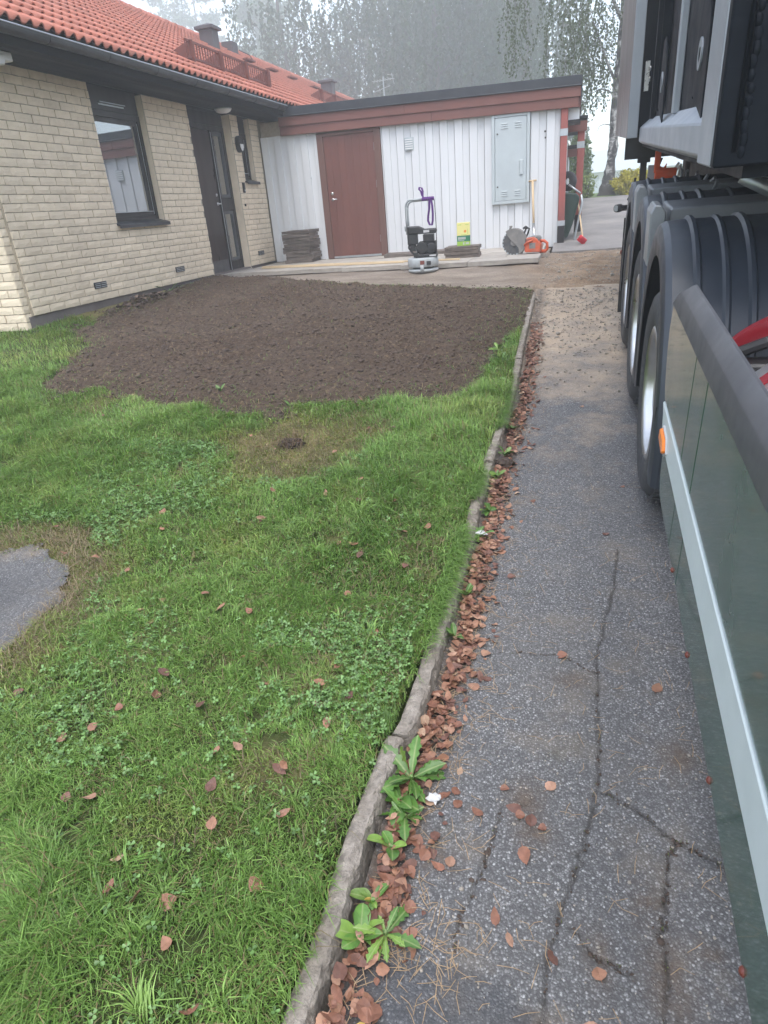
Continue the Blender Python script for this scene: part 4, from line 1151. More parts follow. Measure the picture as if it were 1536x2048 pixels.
gd.lathe([(.180, -.060), (.195, -.060), (.195, .03), (.180, .03)], 18, 'y', R(-62), R(128), M=Matrix.Translation((-.24, 0, .172)))
gd.tube([(-.30, -.05, .345), (-.285, -.05, .385)], .016, 8).box(-.305, -.265, -.055, -.02, .375, .40)
gd.out('blade_guard', 'saw_grey', pw, bevel=.003, **W)
MB().tube([(-.06, .03, .20), (-.10, .0, .26), (-.06, .0, .36), (-.02, .02, .345), (-.05, .04, .27), (-.14, .05, .06), (-.17, .04, .02), (-.12, .03, .012)], .013, 8).out('front_handle', 'engine_black', pw, True, **W)
MB().tube([(-.10, -.045, .35), (-.06, -.04, .375), (-.03, -.03, .35)], .016, 8).out('grip', 'engine_black', pw, **W)
MB().box(-.17, -.03, -.03, .01, .11, .17).out('arm', 'saw_grey', pw, bevel=.01, **W)
b_ = MB().prism([(-.07, .02), (.16, .015), (.17, .12), (.12, .20), (.06, .235), (-.05, .22), (-.075, .12)], -.07, .13, 'y')
body = b_.out('body', 'orange_case', pw, bevel=.018, segs=2, **W)
MB().box(.0, .09, -.074, -.0705, .07, .15).out('cover_plate', 'saw_grey', body, bevel=.002, **W)
m = MB()
for k in range(6): m.box(-.06+k*.018, -.052+k*.018, -.073, -.0703, .16, .21)
m.out('cooling_slot', 'engine_black', body, **W)
MB().prism([(-.04, .222), (.04, .245), (.13, .24), (.155, .20), (.13, .16), (.10, .205), (.05, .21)], -.06, .12, 'y').out('top_cover', 'saw_grey', pw, bevel=.012, **W)
rh = MB().tube([(.12, .03, .165), (.20, .03, .165), (.245, .03, .13), (.25, .03, .05), (.22, .03, .02), (.14, .03, .02)], [.026, .022, .022, .022, .024, .028], 10)
rh.out('rear_handle', 'orange_case', pw, True, **W)
MB().tube([(-.075, -.07, .12), (-.02, -.085, .165), (.05, -.085, .185)], .014, 8).out('side_rib', 'orange_case', pw, True, **W)

# shovel leaning on the wall
sh = thing('shovel', 'wooden shovel with short crossbar grip leaning on the white wall', 'shovel', (-.64, 12.1, ZTER))
p0, p1 = Vector((-.645, 12.22, 1.0)), Vector((-.690, 12.475, 1.66))
dd = (p1-p0).normalized()
MB().tube([p0, p1], .019, 10).out('shaft', 'handle_wood', sh, True)
MB().tube([p1+Vector((-.066, 0, .006)), p1+Vector((.066, 0, .016))], .015, 8).out('grip', 'handle_wood', sh, True)
MB().tube([p0-dd*.34, p0+dd*.03], [.022, .022], 10).out('socket', 'steel', sh, True)
q = p0-dd*.33
m = MB()
V = []; F = []
for i in range(6):
    for j in range(5):
        u = (j/4-.5)*.24*(1-.25*(i/5)**3); v = i/5*.0+0
        c = q-dd*(i*.0)+Vector((u, -.03*(1-(j/2-1)**2)+.0, 0))+Vector((0, -.012*i, -i*.0+0))
        V.append((q.x+u, q.y-.02-.01*i+.03*(j/2-1)**2, max(ZTER+.004, q.z+.03-i*.012)))
for i in range(5):
    for j in range(4): F.append((i*5+j, i*5+j+1, i*5+j+6, i*5+j+5))
MB().add(V, F).out('blade', 'steel', sh, True)

# broom leaning on the second post
br = thing('broom', 'broom with red head leaning on the second red post', 'broom', (.14, 12.2, .66))
a_, b2 = Vector((.15, 12.2, float(G(12.2))+.13)), Vector((.045, 13.16, 1.35))
MB().tube([a_, b2], .013, 8).out('handle', 'handle_wood', br, True)
Mb = Matrix.Translation((.155, 12.18, float(G(12.2))+.125)) @ Matrix.Rotation(.7, 4, 'Y') @ Matrix.Rotation(.5, 4, 'Z')
MB().box(-.06, .06, -.045, .045, -.025, .025, M=Mb).out('head', 'broom_red', br, bevel=.006)
m = MB()
for i in range(8):
    for j in range(5): m.box(-.055+i*.0155, -.047+i*.0155, -.04+j*.018, -.032+j*.018, -.075, -.024, M=Mb)
m.out('bristles', 'broom_red', br)

# wheelbarrow tipped up behind the corner post
wb = thing('wheelbarrow', 'dark green wheelbarrow tipped on end behind the shed corner post', 'wheelbarrow', (-.1, 13.0, .68))
m = MB()
o_ = [(-.26, .80), (-.30, 1.42), (.035, 1.37), (.09, 1.33), (-.06, .80), (-.13, .72)]
m.prism([(-.24, .76), (-.24, 1.47), (.02, 1.43), (.085, 1.36), (-.02, .95), (-.10, .74)], 12.72, 13.05, 'y')
m.out('tray', 'bin_green', wb, bevel=.025, segs=2)
MB().tube([(.10, 12.74, 1.40), (.12, 12.74, 1.28), (.02, 12.74, .72), (.0, 12.74, .66)], .017, 8).tube([(.10, 13.03, 1.40), (.12, 13.03, 1.28), (.02, 13.03, .72), (.0, 13.03, .66)], .017, 8).tube([(.09, 12.74, 1.42), (-.1, 12.74, 1.56), (-.1, 13.03, 1.56), (.09, 13.03, 1.42)], .016, 8).out('handles', 'galv', wb, True)
MB().lathe([(.05, -.03), (.13, -.035), (.155, -.02), (.155, .02), (.13, .035), (.05, .03), (.05, -.03)], 20, 'x', M=Matrix.Translation((-.13, 12.88, 1.62)) @ Matrix.Rotation(1.2, 4, 'Z')).out('wheel', 'tyre_rubber', wb, True)

# ------------------------------------------------------------------ truck
TSv, TDv, TNv, T0v = Vector((.99976, -.0219, -.0015)), Vector((.0220, .99745, .0678)), Vector((0, -.0678, .9977)), Vector((.421, 3.079, -.002))
TDv.normalize(); TNv = TSv.cross(TDv).normalized(); TSv = TDv.cross(TNv).normalized()
MT = Matrix((TSv, TDv, TNv)).transposed().to_4x4(); MT.translation = T0v
truck = thing('tipper_truck', 'parked tipper truck with dark green side skirts and dark steel body', 'truck', mat=MT)
def tp(mb, name, mat, parent=None, smooth=False, bevel=0, segs=1):
    o = mb.out(name, mat, parent or truck, smooth, bevel, False, segs); return o
# wheels
tyre_prof = [(.30, .02), (.33, .0), (.42, -.012), (.462, .0), (.485, .022), (.497, .05), (.499, .26), (.485, .285), (.46, .30), (.42, .305), (.31, .29)]
tm = MB().lathe(tyre_prof, 72, 'x').mesh('tyre'); tm.materials.append(MATS['tyre_rubber']); tm.polygons.foreach_set('use_smooth', [True]*len(tm.polygons))
rm = MB().lathe([(.31, .28), (.305, .03), (.325, .005), (.300, -.002), (.288, .02), (.284, .09), (.262, .115), (.235, .12), (.15, .105), (.12, .06), (.10, .03), (.0001, .028)], 64, 'x').mesh('rim'); rm.materials.append(MATS['alu_rim']); rm.polygons.foreach_set('use_smooth', [True]*len(rm.polygons))
nb = MB()
for k in range(10):
    t = 2*math.pi*k/10
    nb.tube([(.055, .185*math.cos(t), .185*math.sin(t)), (.12, .185*math.cos(t), .185*math.sin(t))], .016, 6)
nm_ = nb.mesh('wheel_nut'); nm_.materials.append(MATS['galv'])
lg = MB()
for k in range(56):
    t = 2*math.pi*k/56
    for x0, x1 in ((.03, .10), (.118, .19), (.206, .275)):
        lg.box(x0, x1, -.019, .019, .494, .512, M=Matrix.Rotation(t+(.02 if x0 > .1 and x0 < .2 else 0), 4, 'X'))
lm = lg.mesh('tread'); lm.materials.append(MATS['tyre_rubber'])
def wheel(u, s0, flip=False):
    for k, ds in enumerate((0, .335)):
        wd = bpy.data.objects.new('wheel', tm); COL.objects.link(wd); wd.parent = truck
        wd.matrix_basis = Matrix.Translation((s0+(-ds if flip else ds), u, .508)) @ (Matrix.Rotation(math.pi, 4, 'Z') if flip else Matrix()) @ Matrix.Rotation(random.random(), 4, 'X')
        for nme, me in (('rim', rm), ('wheel_nut', nm_), ('tread', lm)):
            c = bpy.data.objects.new(nme, me); COL.objects.link(c); c.parent = wd
for u in (.32, 1.69, 3.06):
    wheel(u, -.045); wheel(u, 2.545, True)
# fenders
def fender(u, first):
    def ell(rx, rz, t): return (u+rx*math.cos(t), .51+rz*math.sin(t))
    A = np.linspace(R(-14), R(196), 34)
    V = []; F = []
    cs = [(-.062, .545, .63), (-.066, .56, .65), (-.066, .635, .735), (-.058, .655, .757), (-.035, .668, .772), (.04, .67, .776), (.05, .685, .79), (.064, .685, .79), (.074, .67, .776), (.145, .67, .776), (.155, .68, .786), (.167, .68, .786), (.177, .67, .776), (.235, .67, .776), (.245, .685, .79), (.26, .685, .79), (.27, .67, .776), (.40, .67, .776), (.41, .68, .786), (.422, .68, .786), (.432, .67, .776), (.63, .67, .776)]
    k = len(cs)
    for t in A:
        for s_, rx, rz in cs:
            y, z = ell(rx, rz, t); V.append((s_, y, z))
    for i in range(len(A)-1):
        for j in range(k-1): F.append((i*k+j, (i+1)*k+j, (i+1)*k+j+1, i*k+j+1))
    f = tp(MB().add(V, F), 'fender', 'fender_plastic', smooth=True)
    es = f.modifiers.new('edges', 'EDGE_SPLIT'); es.split_angle = R(24)
    # lower mud guard on the near side
    V = []; F = []
    arc = [(u-.545*math.cos(t), .51-.56*math.sin(t)) for t in np.linspace(R(-36), R(22), 9)]
    arc2 = [(u-(.665-.085*max(0, k)/8)*math.cos(t), .51-(.70-.10*k/8)*math.sin(t)) for k, t in enumerate(np.linspace(R(-36), R(22), 9))]
    pts = arc+arc2[::-1]
    fl_ = tp(MB().prism(pts, -.058, -.035, 'x').prism([(u-.62, .40), (u-.64, .40), (u-.69, .60), (u-.66, .60)], .0, .55, 'x'), 'mud_guard', 'fender_plastic', bevel=.006)
    tp(MB().box(-.067, -.02, u-.63, u-.60, .60, .66), 'catch', 'black_plastic', fl_)
    if first:
        tp(MB().box(.10, .165, u-.70, u-.665, .72, .93), 'reflector_box', 'trim_plastic', f, bevel=.008)
        tp(MB().box(.07, .105, u-.72, u-.66, .60, .84), 'hinge', 'black_plastic', f, bevel=.006)
for u in (.36, 1.73, 3.10): fender(u, u < .5)
# cover plates between the fenders
for u0 in (1.0, 2.37):
    c = tp(MB().box(.035, 1.0, u0, u0+.42, 1.0, 1.275), 'step_box', 'truck_grey', bevel=.012, segs=2)
    tp(MB().prism([(-.062, 1.0), (.012, 1.0), (.012, 1.26), (-.012, 1.295), (-.046, 1.297), (-.064, 1.26)], u0-.06, u0+.2, 'y'), 'end_cap', 'truck_grey', c, bevel=.006)
    tp(MB().box(.0125, .034, u0+.02, u0+.05, 1.12, 1.14), 'pin', 'galv', c)
m = MB().box(-.02, .9, 3.62, 3.65, 1.0, 1.22).box(-.02, .9, 4.05, 4.08, 1.0, 1.22).box(-.02, .005, 3.65, 4.05, 1.0, 1.22).box(.005, .9, 3.65, 4.05, 1.0, 1.04)
tp(m, 'tray', 'truck_grey', bevel=.008)
# side skirt
def clip_poly(poly, a, b, keep_left):
    out = []
    n = len(poly)
    def sd(p): return (b[0]-a[0])*(p[1]-a[1])-(b[1]-a[1])*(p[0]-a[0])
    for i in range(n):
        p, q = poly[i], poly[(i+1) % n]; sp, sq = sd(p), sd(q)
        if not keep_left: sp, sq = -sp, -sq
        if sp >= 0: out.append(p)
        if sp*sq < 0:
            t = sp/(sp-sq); out.append((p[0]+(q[0]-p[0])*t, p[1]+(q[1]-p[1])*t))
    return out
SK = -.06
ARCH = [(-.60, .43), (-.555, .49), (-.545, .6), (-.50, .72), (-.42, .80), (-.375, .92), (-.37, 1.0), (-.41, 1.095)]
skirt = [(-3.9, .43)]+ARCH+[(-3.9, 1.095)]
def band(poly, n0, n1):
    p = clip_poly(poly, (-5, n0), (5, n0), True); return clip_poly(p, (-5, n1), (5, n1), False)
upper = band(skirt, .759, 1.095); lower = band(skirt, .43, .632); mid = band(skirt, .635, .756)
def slices(poly):
    g = .0025; out = []
    c1, c2 = (-.98, .5, -1.03, .92), (-1.20, .5, -1.25, .92)
    out.append(clip_poly(poly, (c1[0]+g, c1[1]), (c1[2]+g, c1[3]), False))
    out.append(clip_poly(clip_poly(poly, (c1[0]-g, c1[1]), (c1[2]-g, c1[3]), True), (c2[0]+g, c2[1]), (c2[2]+g, c2[3]), False))
    out.append(clip_poly(poly, (c2[0]-g, c2[1]), (c2[2]-g, c2[3]), True))
    return out
for poly, s0 in ((upper, SK), (lower, SK+.003)):
    for p in slices(poly):
        if len(p) > 2: tp(MB().prism(p, s0, s0+.025, 'x'), 'skirt_panel', 'truck_green', bevel=.004, segs=2)
tp(MB().prism(mid, SK-.005, SK+.02, 'x'), 'stripe', 'stripe_pale', bevel=.003)
tp(MB().box(SK+.026, SK+.04, -3.9, -.62, .45, 1.08), 'skirt_back', 'chassis_dark')
tprof = [(.0, 1.098), (-.006, 1.103), (-.005, 1.110), (.001, 1.162), (.004, 1.168), (.024, 1.200), (.029, 1.204), (.036, 1.204), (.038, 1.196), (.026, 1.18), (.02, 1.11)]
V = []; F = []
us_ = [-3.9, -2.5, -1.6, -1.2, -.9, -.75, -.6, -.5, -.44, -.41]
for uu in us_:
    k_ = min(1, max(0, (uu+.8)/.39))
    for a, b in tprof: V.append((SK+a, uu-(b-1.098)*2.2*k_, b-.0*k_))
k = len(tprof)
for i in range(len(us_)-1):
    for j in range(k): F.append((i*k+j, (i+1)*k+j, (i+1)*k+(j+1) % k, i*k+(j+1) % k))
F += [tuple(range(k)), tuple(range((len(us_)-1)*k, len(us_)*k))[::-1]]
o = tp(MB().add(V, F), 'skirt_trim', 'trim_plastic', smooth=True)
es = o.modifiers.new('edges', 'EDGE_SPLIT'); es.split_angle = R(22)
tp(MB().prism([(-.585, .66), (-.60, .705), (-.70, .70), (-.73, .665), (-.70, .645)], SK-.022, SK-.0055, 'x'), 'marker_lamp', 'amber_lens', bevel=.005)
tp(MB().prism([(-.575, .658), (-.595, .712), (-.705, .707), (-.74, .663), (-.70, .637)], SK-.011, SK-.0052, 'x'), 'marker_base', 'paper_white')
for u in (-1.11, -1.51, -1.91, -2.29): tp(MB().ball((SK+.006, u, .434), .010, 10, 6), 'skirt_stud', 'red_lens', smooth=True)
# tank behind the skirt
tk = tp(MB().lathe([(.0001, -2.6), (.272, -2.6), (.275, -2.55), (.275, -.52), (.26, -.47), (.2, -.44), (.0001, -.43)], 40, 'y', M=Matrix.Translation((.40, 0, .68))), 'air_tank', 'tank_alu', smooth=True)
for u in (-.66, -2.0): tp(MB().lathe([(.276, u), (.282, u), (.282, u+.06), (.276, u+.06)], 40, 'y', M=Matrix.Translation((.40, 0, .68))), 'tank_strap', 'truck_red', tk)
tp(MB().lathe([(.30, -.38), (.36, -.38), (.36, -.345), (.30, -.345), (.30, -.38)], 30, 'y', R(20), R(160), M=Matrix.Translation((.41, 0, .70))), 'red_bracket', 'truck_red', tk)
tp(MB().box(.1, .62, -.50, -.40, .60, .90).tube([(.12, -.42, .90), (.25, -.45, .965), (.4, -.46, .99), (.6, -.45, .97)], .022, 8), 'tank_valve', 'engine_black', tk, bevel=.01)
# chassis
tp(MB().box(.75, .85, -4, 7.2, .78, 1.06).box(1.65, 1.75, -4, 7.2, .78, 1.06).box(.3, 2.2, .22, .42, .42, .6).box(.3, 2.2, 1.59, 1.79, .42, .6).box(.3, 2.2, 2.96, 3.16, .42, .6).box(.7, 1.8, 6.6, 6.9, .8, 1.3), 'chassis', 'chassis_dark', bevel=.01)
tp(MB().box(.75, 1.75, -4, 7.2, 1.07, 1.30).box(.55, 2.0, .6, 6.2, 1.30, 1.47), 'sub_frame', 'chassis_dark')
tp(MB().tube([(.26, .5, 1.43), (.37, .48, 1.37), (.7, .45, 1.30)], .03, 10), 'hydraulic_pipe', 'galv', smooth=True)
hy = MB()
for k in range(9):
    y = 2.2+k*.35
    hy.tube([(.42+.04*math.sin(k), y, 1.30), (.40, y+.1, 1.20+.03*math.sin(k*2)), (.45, y+.2, 1.14)], .012, 6)
    hy.box(.38, .48, y+.08, y+.15, 1.08, 1.16)
tp(hy, 'valve_block', 'galv')
# tipping body
bn0, bn1 = 1.52, 3.55
body = tp(MB().box(.0, 2.5, -.47, -.41, bn0, bn1), 'headboard', 'navy_paint', bevel=.006)
tp(MB().box(-.002, .035, -.409, -.10, bn0, bn1), 'corner_pillar', 'box_steel', body, bevel=.006)
wl_ = MB()
for k in range(60):
    z = 1.56+k*.033
    wl_.ball((.075+.003*math.sin(k*1.7), -.470, z), .016, 7, 4, (.75, .28, 1.25+.3*math.sin(k)))
wl_.tube([(.055, -.475, 1.56), (.055, -.475, 3.5)], .008, 6)
tp(wl_, 'weld_bead', 'navy_paint', body, smooth=True)
hs_ = MB()
for k, z in enumerate((2.02, 1.90, 1.80)):
    hs_.tube([(.60, -.60, z+.25), (.32, -.60, z+.12), (.21+.02*k, -.60, z), (.24, -.60, z-.12), (.42, -.60, z-.2), (.7, -.58, z-.22)], .022, 8)
tp(hs_, 'hose', 'trim_plastic', body, smooth=True)
side = tp(MB().box(.085, .12, -.10, 7.5, 1.62, bn1), 'body_side', 'navy_paint', body)
tp(MB().prism([(.085, 1.715), (.0, 1.645), (.0, 1.545), (.03, 1.525), (.2, 1.525), (.12, 1.6)], -.10, 3.78, 'y'), 'bottom_rail', 'box_steel', body, bevel=.006)
for u, sw in ((.55, .02), (1.55, .05), (2.6, .02), (3.3, .05)):
    if sw > .03: tp(MB().box(.045, .084, u, u+.07, 1.70, bn1), 'rib', 'box_steel' if u < 2 else 'navy_paint', body, bevel=.005)
    else: tp(MB().box(.03, .084, u, u+.012, 1.74, bn1).box(.045, .084, u+.10, u+.11, 1.74, bn1), 'rib_plate', 'navy_paint', body)
for u in (.12, 1.9):
    arc = [(u+.30*(1-math.cos(t)), 1.95+.30*math.sin(t)*.9-.1) for t in np.linspace(0, R(75), 8)]
    poly = [(u, 1.66)]+arc+[(u+.34, 2.1), (u+.36, 1.75)]
    g_ = tp(MB().prism(poly, .02, .028, 'x'), 'gusset', 'navy_paint', body, bevel=.002)
    tp(MB().lathe([(.025, -.004), (.055, -.004), (.055, .004), (.025, .004)], 20, 'x', M=Matrix.Translation((.018, u+.2, 1.88))), 'gusset_hole', 'box_steel', g_)
sp = tp(MB().prism([(3.80, 1.575), (7.6, 1.575), (7.6, 2.92), (7.2, 3.15), (6.6, 3.55), (3.80, 3.55)], -.10, -.07, 'x'), 'rear_panel', 'body_panel', body, bevel=.006)
tp(MB().box(-.099, -.015, 3.76, 3.798, 1.575, 3.55), 'panel_edge', 'box_steel', sp, bevel=.004)
tp(MB().box(-.069, .084, 3.80, 7.5, 1.577, 3.5), 'panel_core', 'navy_paint', sp)
lt = MB()
for z in (1.98, 2.05): lt.tube([(.04, 3.62, z), (.0, 3.62, z)], .018, 6)
lt.box(.0, .03, 3.58, 3.66, 1.9, 2.1)
tp(lt, 'latch', 'steel', body)
tp(MB().box(.1, 2.4, -.40, 7.5, 1.48, 1.523), 'floor', 'navy_paint', body)
tp(MB().box(-.06, 1.0, 5.0, 5.03, 1.37, 1.574), 'rubber_flap', 'black_plastic', body)
# rear running gear
tp(MB().box(.10, .16, 5.0, 5.08, .95, 1.40).box(.07, .19, 5.0, 5.1, 1.33, 1.42).tube([(.06, 5.0, 1.2), (.05, 5.0, 1.08), (.0, 4.95, 1.0)], .014, 6).tube([(.30, 5.0, 1.36), (.2, 5.0, 1.1)], .012, 6), 'lamp_bracket', 'chassis_dark', bevel=.005)
hk = tp(MB().tube([(.21, 4.55, 1.245), (.40, 4.55, 1.235)], .05, 14).box(.20, .25, 4.52, 4.6, 1.25, 1.44).prism([(.25, 1.24), (.30, 1.24), (.31, 1.33), (.285, 1.29), (.25, 1.31)], 4.53, 4.58, 'y'), 'tow_hitch', 'hitch_orange', bevel=.006)
tp(MB().box(.15, .21, 4.6, 4.63, 1.1, 1.32), 'hitch_plate', 'box_steel', hk)
lp = tp(MB().tube([(.0, 4.55, .965), (-.085, 4.5, .97)], [.026, .028], 12).lathe([(.0001, -.03), (.034, -.028), (.038, 0), (.036, .03), (.0001, .034)], 16, 'x', M=Matrix.Translation((-.105, 4.48, .972)) @ Matrix.Rotation(.7, 4, 'Z')), 'side_lamp', 'black_plastic', smooth=True)
tp(MB().lathe([(.0001, -.034), (.026, -.034), (.028, -.03)], 14, 'x', M=Matrix.Translation((-.105, 4.48, .972)) @ Matrix.Rotation(.95, 4, 'Z')), 'lens', 'tube_grey', lp)
tp(MB().box(-.07, .6, 3.80, 3.83, .12, .95), 'mud_flap', 'black_plastic')
tp(MB().ball((-.075, 3.82, .66), .02, 8, 6, (.5, 1, 1)), 'rear_reflector', 'red_lens')

# ------------------------------------------------------------------ grass
def gz_lawn(x, y): return lawn_z(x, y)
def blades(name, x, y, z, h, w, bend_, ang, col, mat='grass_blade'):
    n = len(x)
    ca, sa = np.cos(ang), np.sin(ang)
    side = np.stack([-sa, ca, np.zeros(n)], 1); d = np.stack([ca, sa, np.zeros(n)], 1)
    base = np.stack([x, y, z], 1)
    up = np.zeros((n, 3)); up[:, 2] = 1
    p0 = base; p1 = base+up*(h*.55)[:, None]+d*(bend_*h*.30)[:, None]; p2 = base+up*(h*np.clip(1-.45*bend_, .12, 1))[:, None]+d*(bend_*h*.95)[:, None]
    co = np.empty((n, 5, 3))
    co[:, 0] = p0-side*(w*.5)[:, None]; co[:, 1] = p0+side*(w*.5)[:, None]
    co[:, 2] = p1-side*(w*.42)[:, None]; co[:, 3] = p1+side*(w*.42)[:, None]; co[:, 4] = p2
    i = np.arange(n)[:, None]*5
    tri = np.concatenate([i+[0, 1, 3], i+[0, 3, 2], i+[2, 3, 4]], 1).reshape(-1, 3)
    c = np.repeat(col[:, None, :], 5, 1).copy()
    c[:, 4] *= 1.12
    return link(name, np_mesh(name, co.reshape(-1, 3), tri, c.reshape(-1, 3)), mat)
SPOTS = [(-1.27, 1.0, .06), (-.86, 1.42, .05), (-.95, 1.5, .035), (-1.5, .86, .05), (-.8, .82, .045), (-.72, 1.02, .03), (-1.62, 2.36, .05), (-.74, 1.72, .035), (-2.05, 1.2, .05), (-1.05, 2.6, .04)]
def lawn_ok(x, y):
    ok = (x < kerbx(y)-.002+.028*ss(1.9, 2.6, y)*(1-ss(5.0, 5.4, y))*vnoise(x*0, y, 5, 3)) & (y > -.3) & (x > -8)
    ok &= soil_in(x, y) < -.0
    ok &= ~((x < HX+.0) & (y > 5.9))
    e = polydist(x, y, PATCH); e = np.where(inpoly(x, y, PATCH), e, -e)
    ok &= e+(fbm(x, y, 5, 3)-.5)*.3 < .03*vnoise(x, y, 9, 8)
    for sx_, sy_, sr_ in SPOTS: ok &= np.hypot(x-sx_, (y-sy_)*1.15) > sr_*(.35+1.1*vnoise(x, y, 34, 6))
    return ok
def scatter(n, x0, x1, y0, y1): return rng.uniform(x0, x1, n), rng.uniform(y0, y1, n)
PX = []; PY = []
for n, b in ((190000, (-2.1, -.44, .25, 2.2)), (120000, (-3.4, -.42, 2.0, 3.4)), (110000, (-4.9, -.4, 3.3, 4.8)), (60000, (-6.4, -.4, 4.6, 6.6)), (12000, (-.85, -.40, 4.3, 6.6))):
    a, c = scatter(n, *b); PX.append(a); PY.append(c)
x = np.concatenate(PX); y = np.concatenate(PY)
den = fbm(x, y, 2.1, 50, 4); bare = bare_f(x, y)
tuft = fbm(x, y, 6.5, 80, 3)
ok = lawn_ok(x, y) & (rng.random(len(x)) < np.clip(.62+1.3*(tuft-.42), .12, 1)) & (rng.random(len(x)) > bare*.72)
x, y, den, bare, tuft = x[ok], y[ok], den[ok], bare[ok], tuft[ok]
n = len(x)
wild = ss(.45, .68, fbm(x, y, 1.15, 90, 3))
near = ss(1.2, 3.2, y)
h = (.026+.034*wild+.018*near)*(1+.9*np.clip(tuft-.5, 0, 1)*2)*rng.uniform(.55, 1.5, n)*(1-.45*bare)
wd = rng.uniform(.0020, .0040, n)*(1+.5*near)
flow = fbm(x, y, 1.3, 33, 2)*9
ang = np.where(rng.random(n) < .6, flow+rng.normal(0, .8, n), rng.uniform(0, 2*np.pi, n))
bd = np.clip(rng.normal(.75, .35, n), .05, 1.6)
g1 = np.array([.088, .19, .030]); g2 = np.array([.235, .37, .095]); g3 = np.array([.36, .37, .11]); g4 = np.array([.26, .20, .10])
t = np.clip(rng.normal(.5, .28, n)+(den-.5)*1.2, 0, 1)[:, None]
col = g1*(1-t)+g2*t
yel = (np.clip(bare*.65+(fbm(x, y, 2.8, 70)-.54)*1.8, 0, .9)*rng.uniform(.3, 1.2, n))[:, None].clip(0, 1)
col = col*(1-yel)+g3*yel
col *= np.exp(rng.normal(0, .22, (n, 1)))
dead = (rng.random(n) < .09+.15*bare)
col[dead] = g4*rng.uniform(.6, 1.2, (dead.sum(), 1))
z = lawn_z(x, y)-.004
o = blades('grass', x, y, z, h, wd, bd, ang, col)
tag(o, 'damp uneven green lawn grass between kerb, soil and house', 'grass', kind='stuff')
# matted thatch between the blades
x, y = scatter(85000, -4.6, -.5, .3, 4.6)
b_ = bare_f(x, y)
ok = lawn_ok(x, y) & (rng.random(len(x)) < .10+.6*b_+.5*ss(.52, .66, fbm(x, y, 3.4, 131, 4)))
x, y = x[ok], y[ok]; n = len(x)
c = np.where((rng.random((n, 1)) < .55), np.array([.30, .235, .13]), np.array([.17, .12, .07]))*rng.uniform(.4, 1.15, (n, 1))
o = blades('thatch', x, y, lawn_z(x, y)+rng.uniform(0, .012, n), rng.uniform(.018, .055, n), rng.uniform(.0014, .003, n), rng.uniform(1.5, 2.4, n), rng.uniform(0, 6.28, n), c)
tag(o, 'dead brown thatch matted between the lawn blades', 'thatch', kind='stuff')
# long tufts
tx_, ty_ = scatter(2600, -4.8, -.5, .3, 5.2)
tw_ = fbm(tx_, ty_, 1.15, 90, 3)
ok = lawn_ok(tx_, ty_) & (bare_f(tx_, ty_) < .35) & (rng.random(len(tx_)) < ss(.36, .66, tw_)*.8+.10)
tx_, ty_ = tx_[ok], ty_[ok]
nb_ = rng.integers(22, 60, len(tx_))
x = np.repeat(tx_, nb_); y = np.repeat(ty_, nb_); n = len(x)
ang = rng.uniform(0, 2*np.pi, n); rr_ = np.abs(rng.normal(0, .022, n))
x = x+np.cos(ang)*rr_; y = y+np.sin(ang)*rr_
big_ = np.repeat(rng.uniform(.65, 1.35, len(tx_)), nb_)
h = rng.uniform(.045, .088, n)*big_*(.8+.35*ss(1.2, 3.2, y))
lean = np.repeat(rng.uniform(0, 6.28, len(tx_)), nb_)
ang = np.where(rng.random(n) < .35, lean, ang)
tone = np.repeat(rng.random(len(tx_)), nb_)[:, None]
col = (g1*(1-tone)+g2*tone)*np.repeat(rng.uniform(.75, 1.3, len(tx_)), nb_)[:, None]*rng.uniform(.75, 1.25, (n, 1))
ok = x < kerbx(y)+.012
o = blades('grass_tufts', x[ok], y[ok], lawn_z(x, y)[ok]-.003, h[ok], rng.uniform(.0022, .0042, n)[ok], np.clip(rng.normal(.95, .3, n), .2, 1.7)[ok], ang[ok], col[ok])
tag(o, 'longer grass tufts standing out of the lawn', 'grass', kind='stuff')
# grass leaning over the kerb
y = rng.uniform(1.75, 5.15, 9000); x = kerbx(y)+rng.uniform(-.03, .022, 9000)
ok = rng.random(9000) < np.clip(ss(.30, .62, vnoise(x*0, y, 3.1, 77))*ss(1.75, 2.5, y), 0, 1)
x, y = x[ok], y[ok]; n = len(x)
t = rng.random((n, 1))
o = blades('kerb_grass', x, y, np.where(x > kerbx(y), G(y)+.058, lawn_z(x, y)-.004), rng.uniform(.04, .085, n), rng.uniform(.0025, .0045, n), np.clip(rng.normal(1.1, .35, n), .3, 1.8), rng.normal(-.2, .7, n), (g1*(1-t)+g2*t)*rng.uniform(.7, 1.2, (n, 1)))
tag(o, 'grass hanging over the middle stretch of the kerb', 'grass', kind='stuff')
# short moss in the worn patch
x, y = scatter(60000, -2.4, -.9, 3.0, 4.4)
ok = lawn_ok(x, y) & (bare_f(x, y) > .35) & (fbm(x, y, 7, 44, 4) > .44)
x, y = x[ok], y[ok]; n = len(x)
c = np.array([.16, .185, .045])*rng.uniform(.5, 1.3, (n, 1))+np.array([.08, .03, .01])*(rng.random((n, 1)) < .3)
o = blades('moss', x, y, lawn_z(x, y)-.002, rng.uniform(.006, .017, n), rng.uniform(.003, .006, n), rng.uniform(.4, 2., n), rng.uniform(0, 6.28, n), c)
tag(o, 'yellowish moss and stubble in the worn patch of lawn', 'moss', kind='stuff')
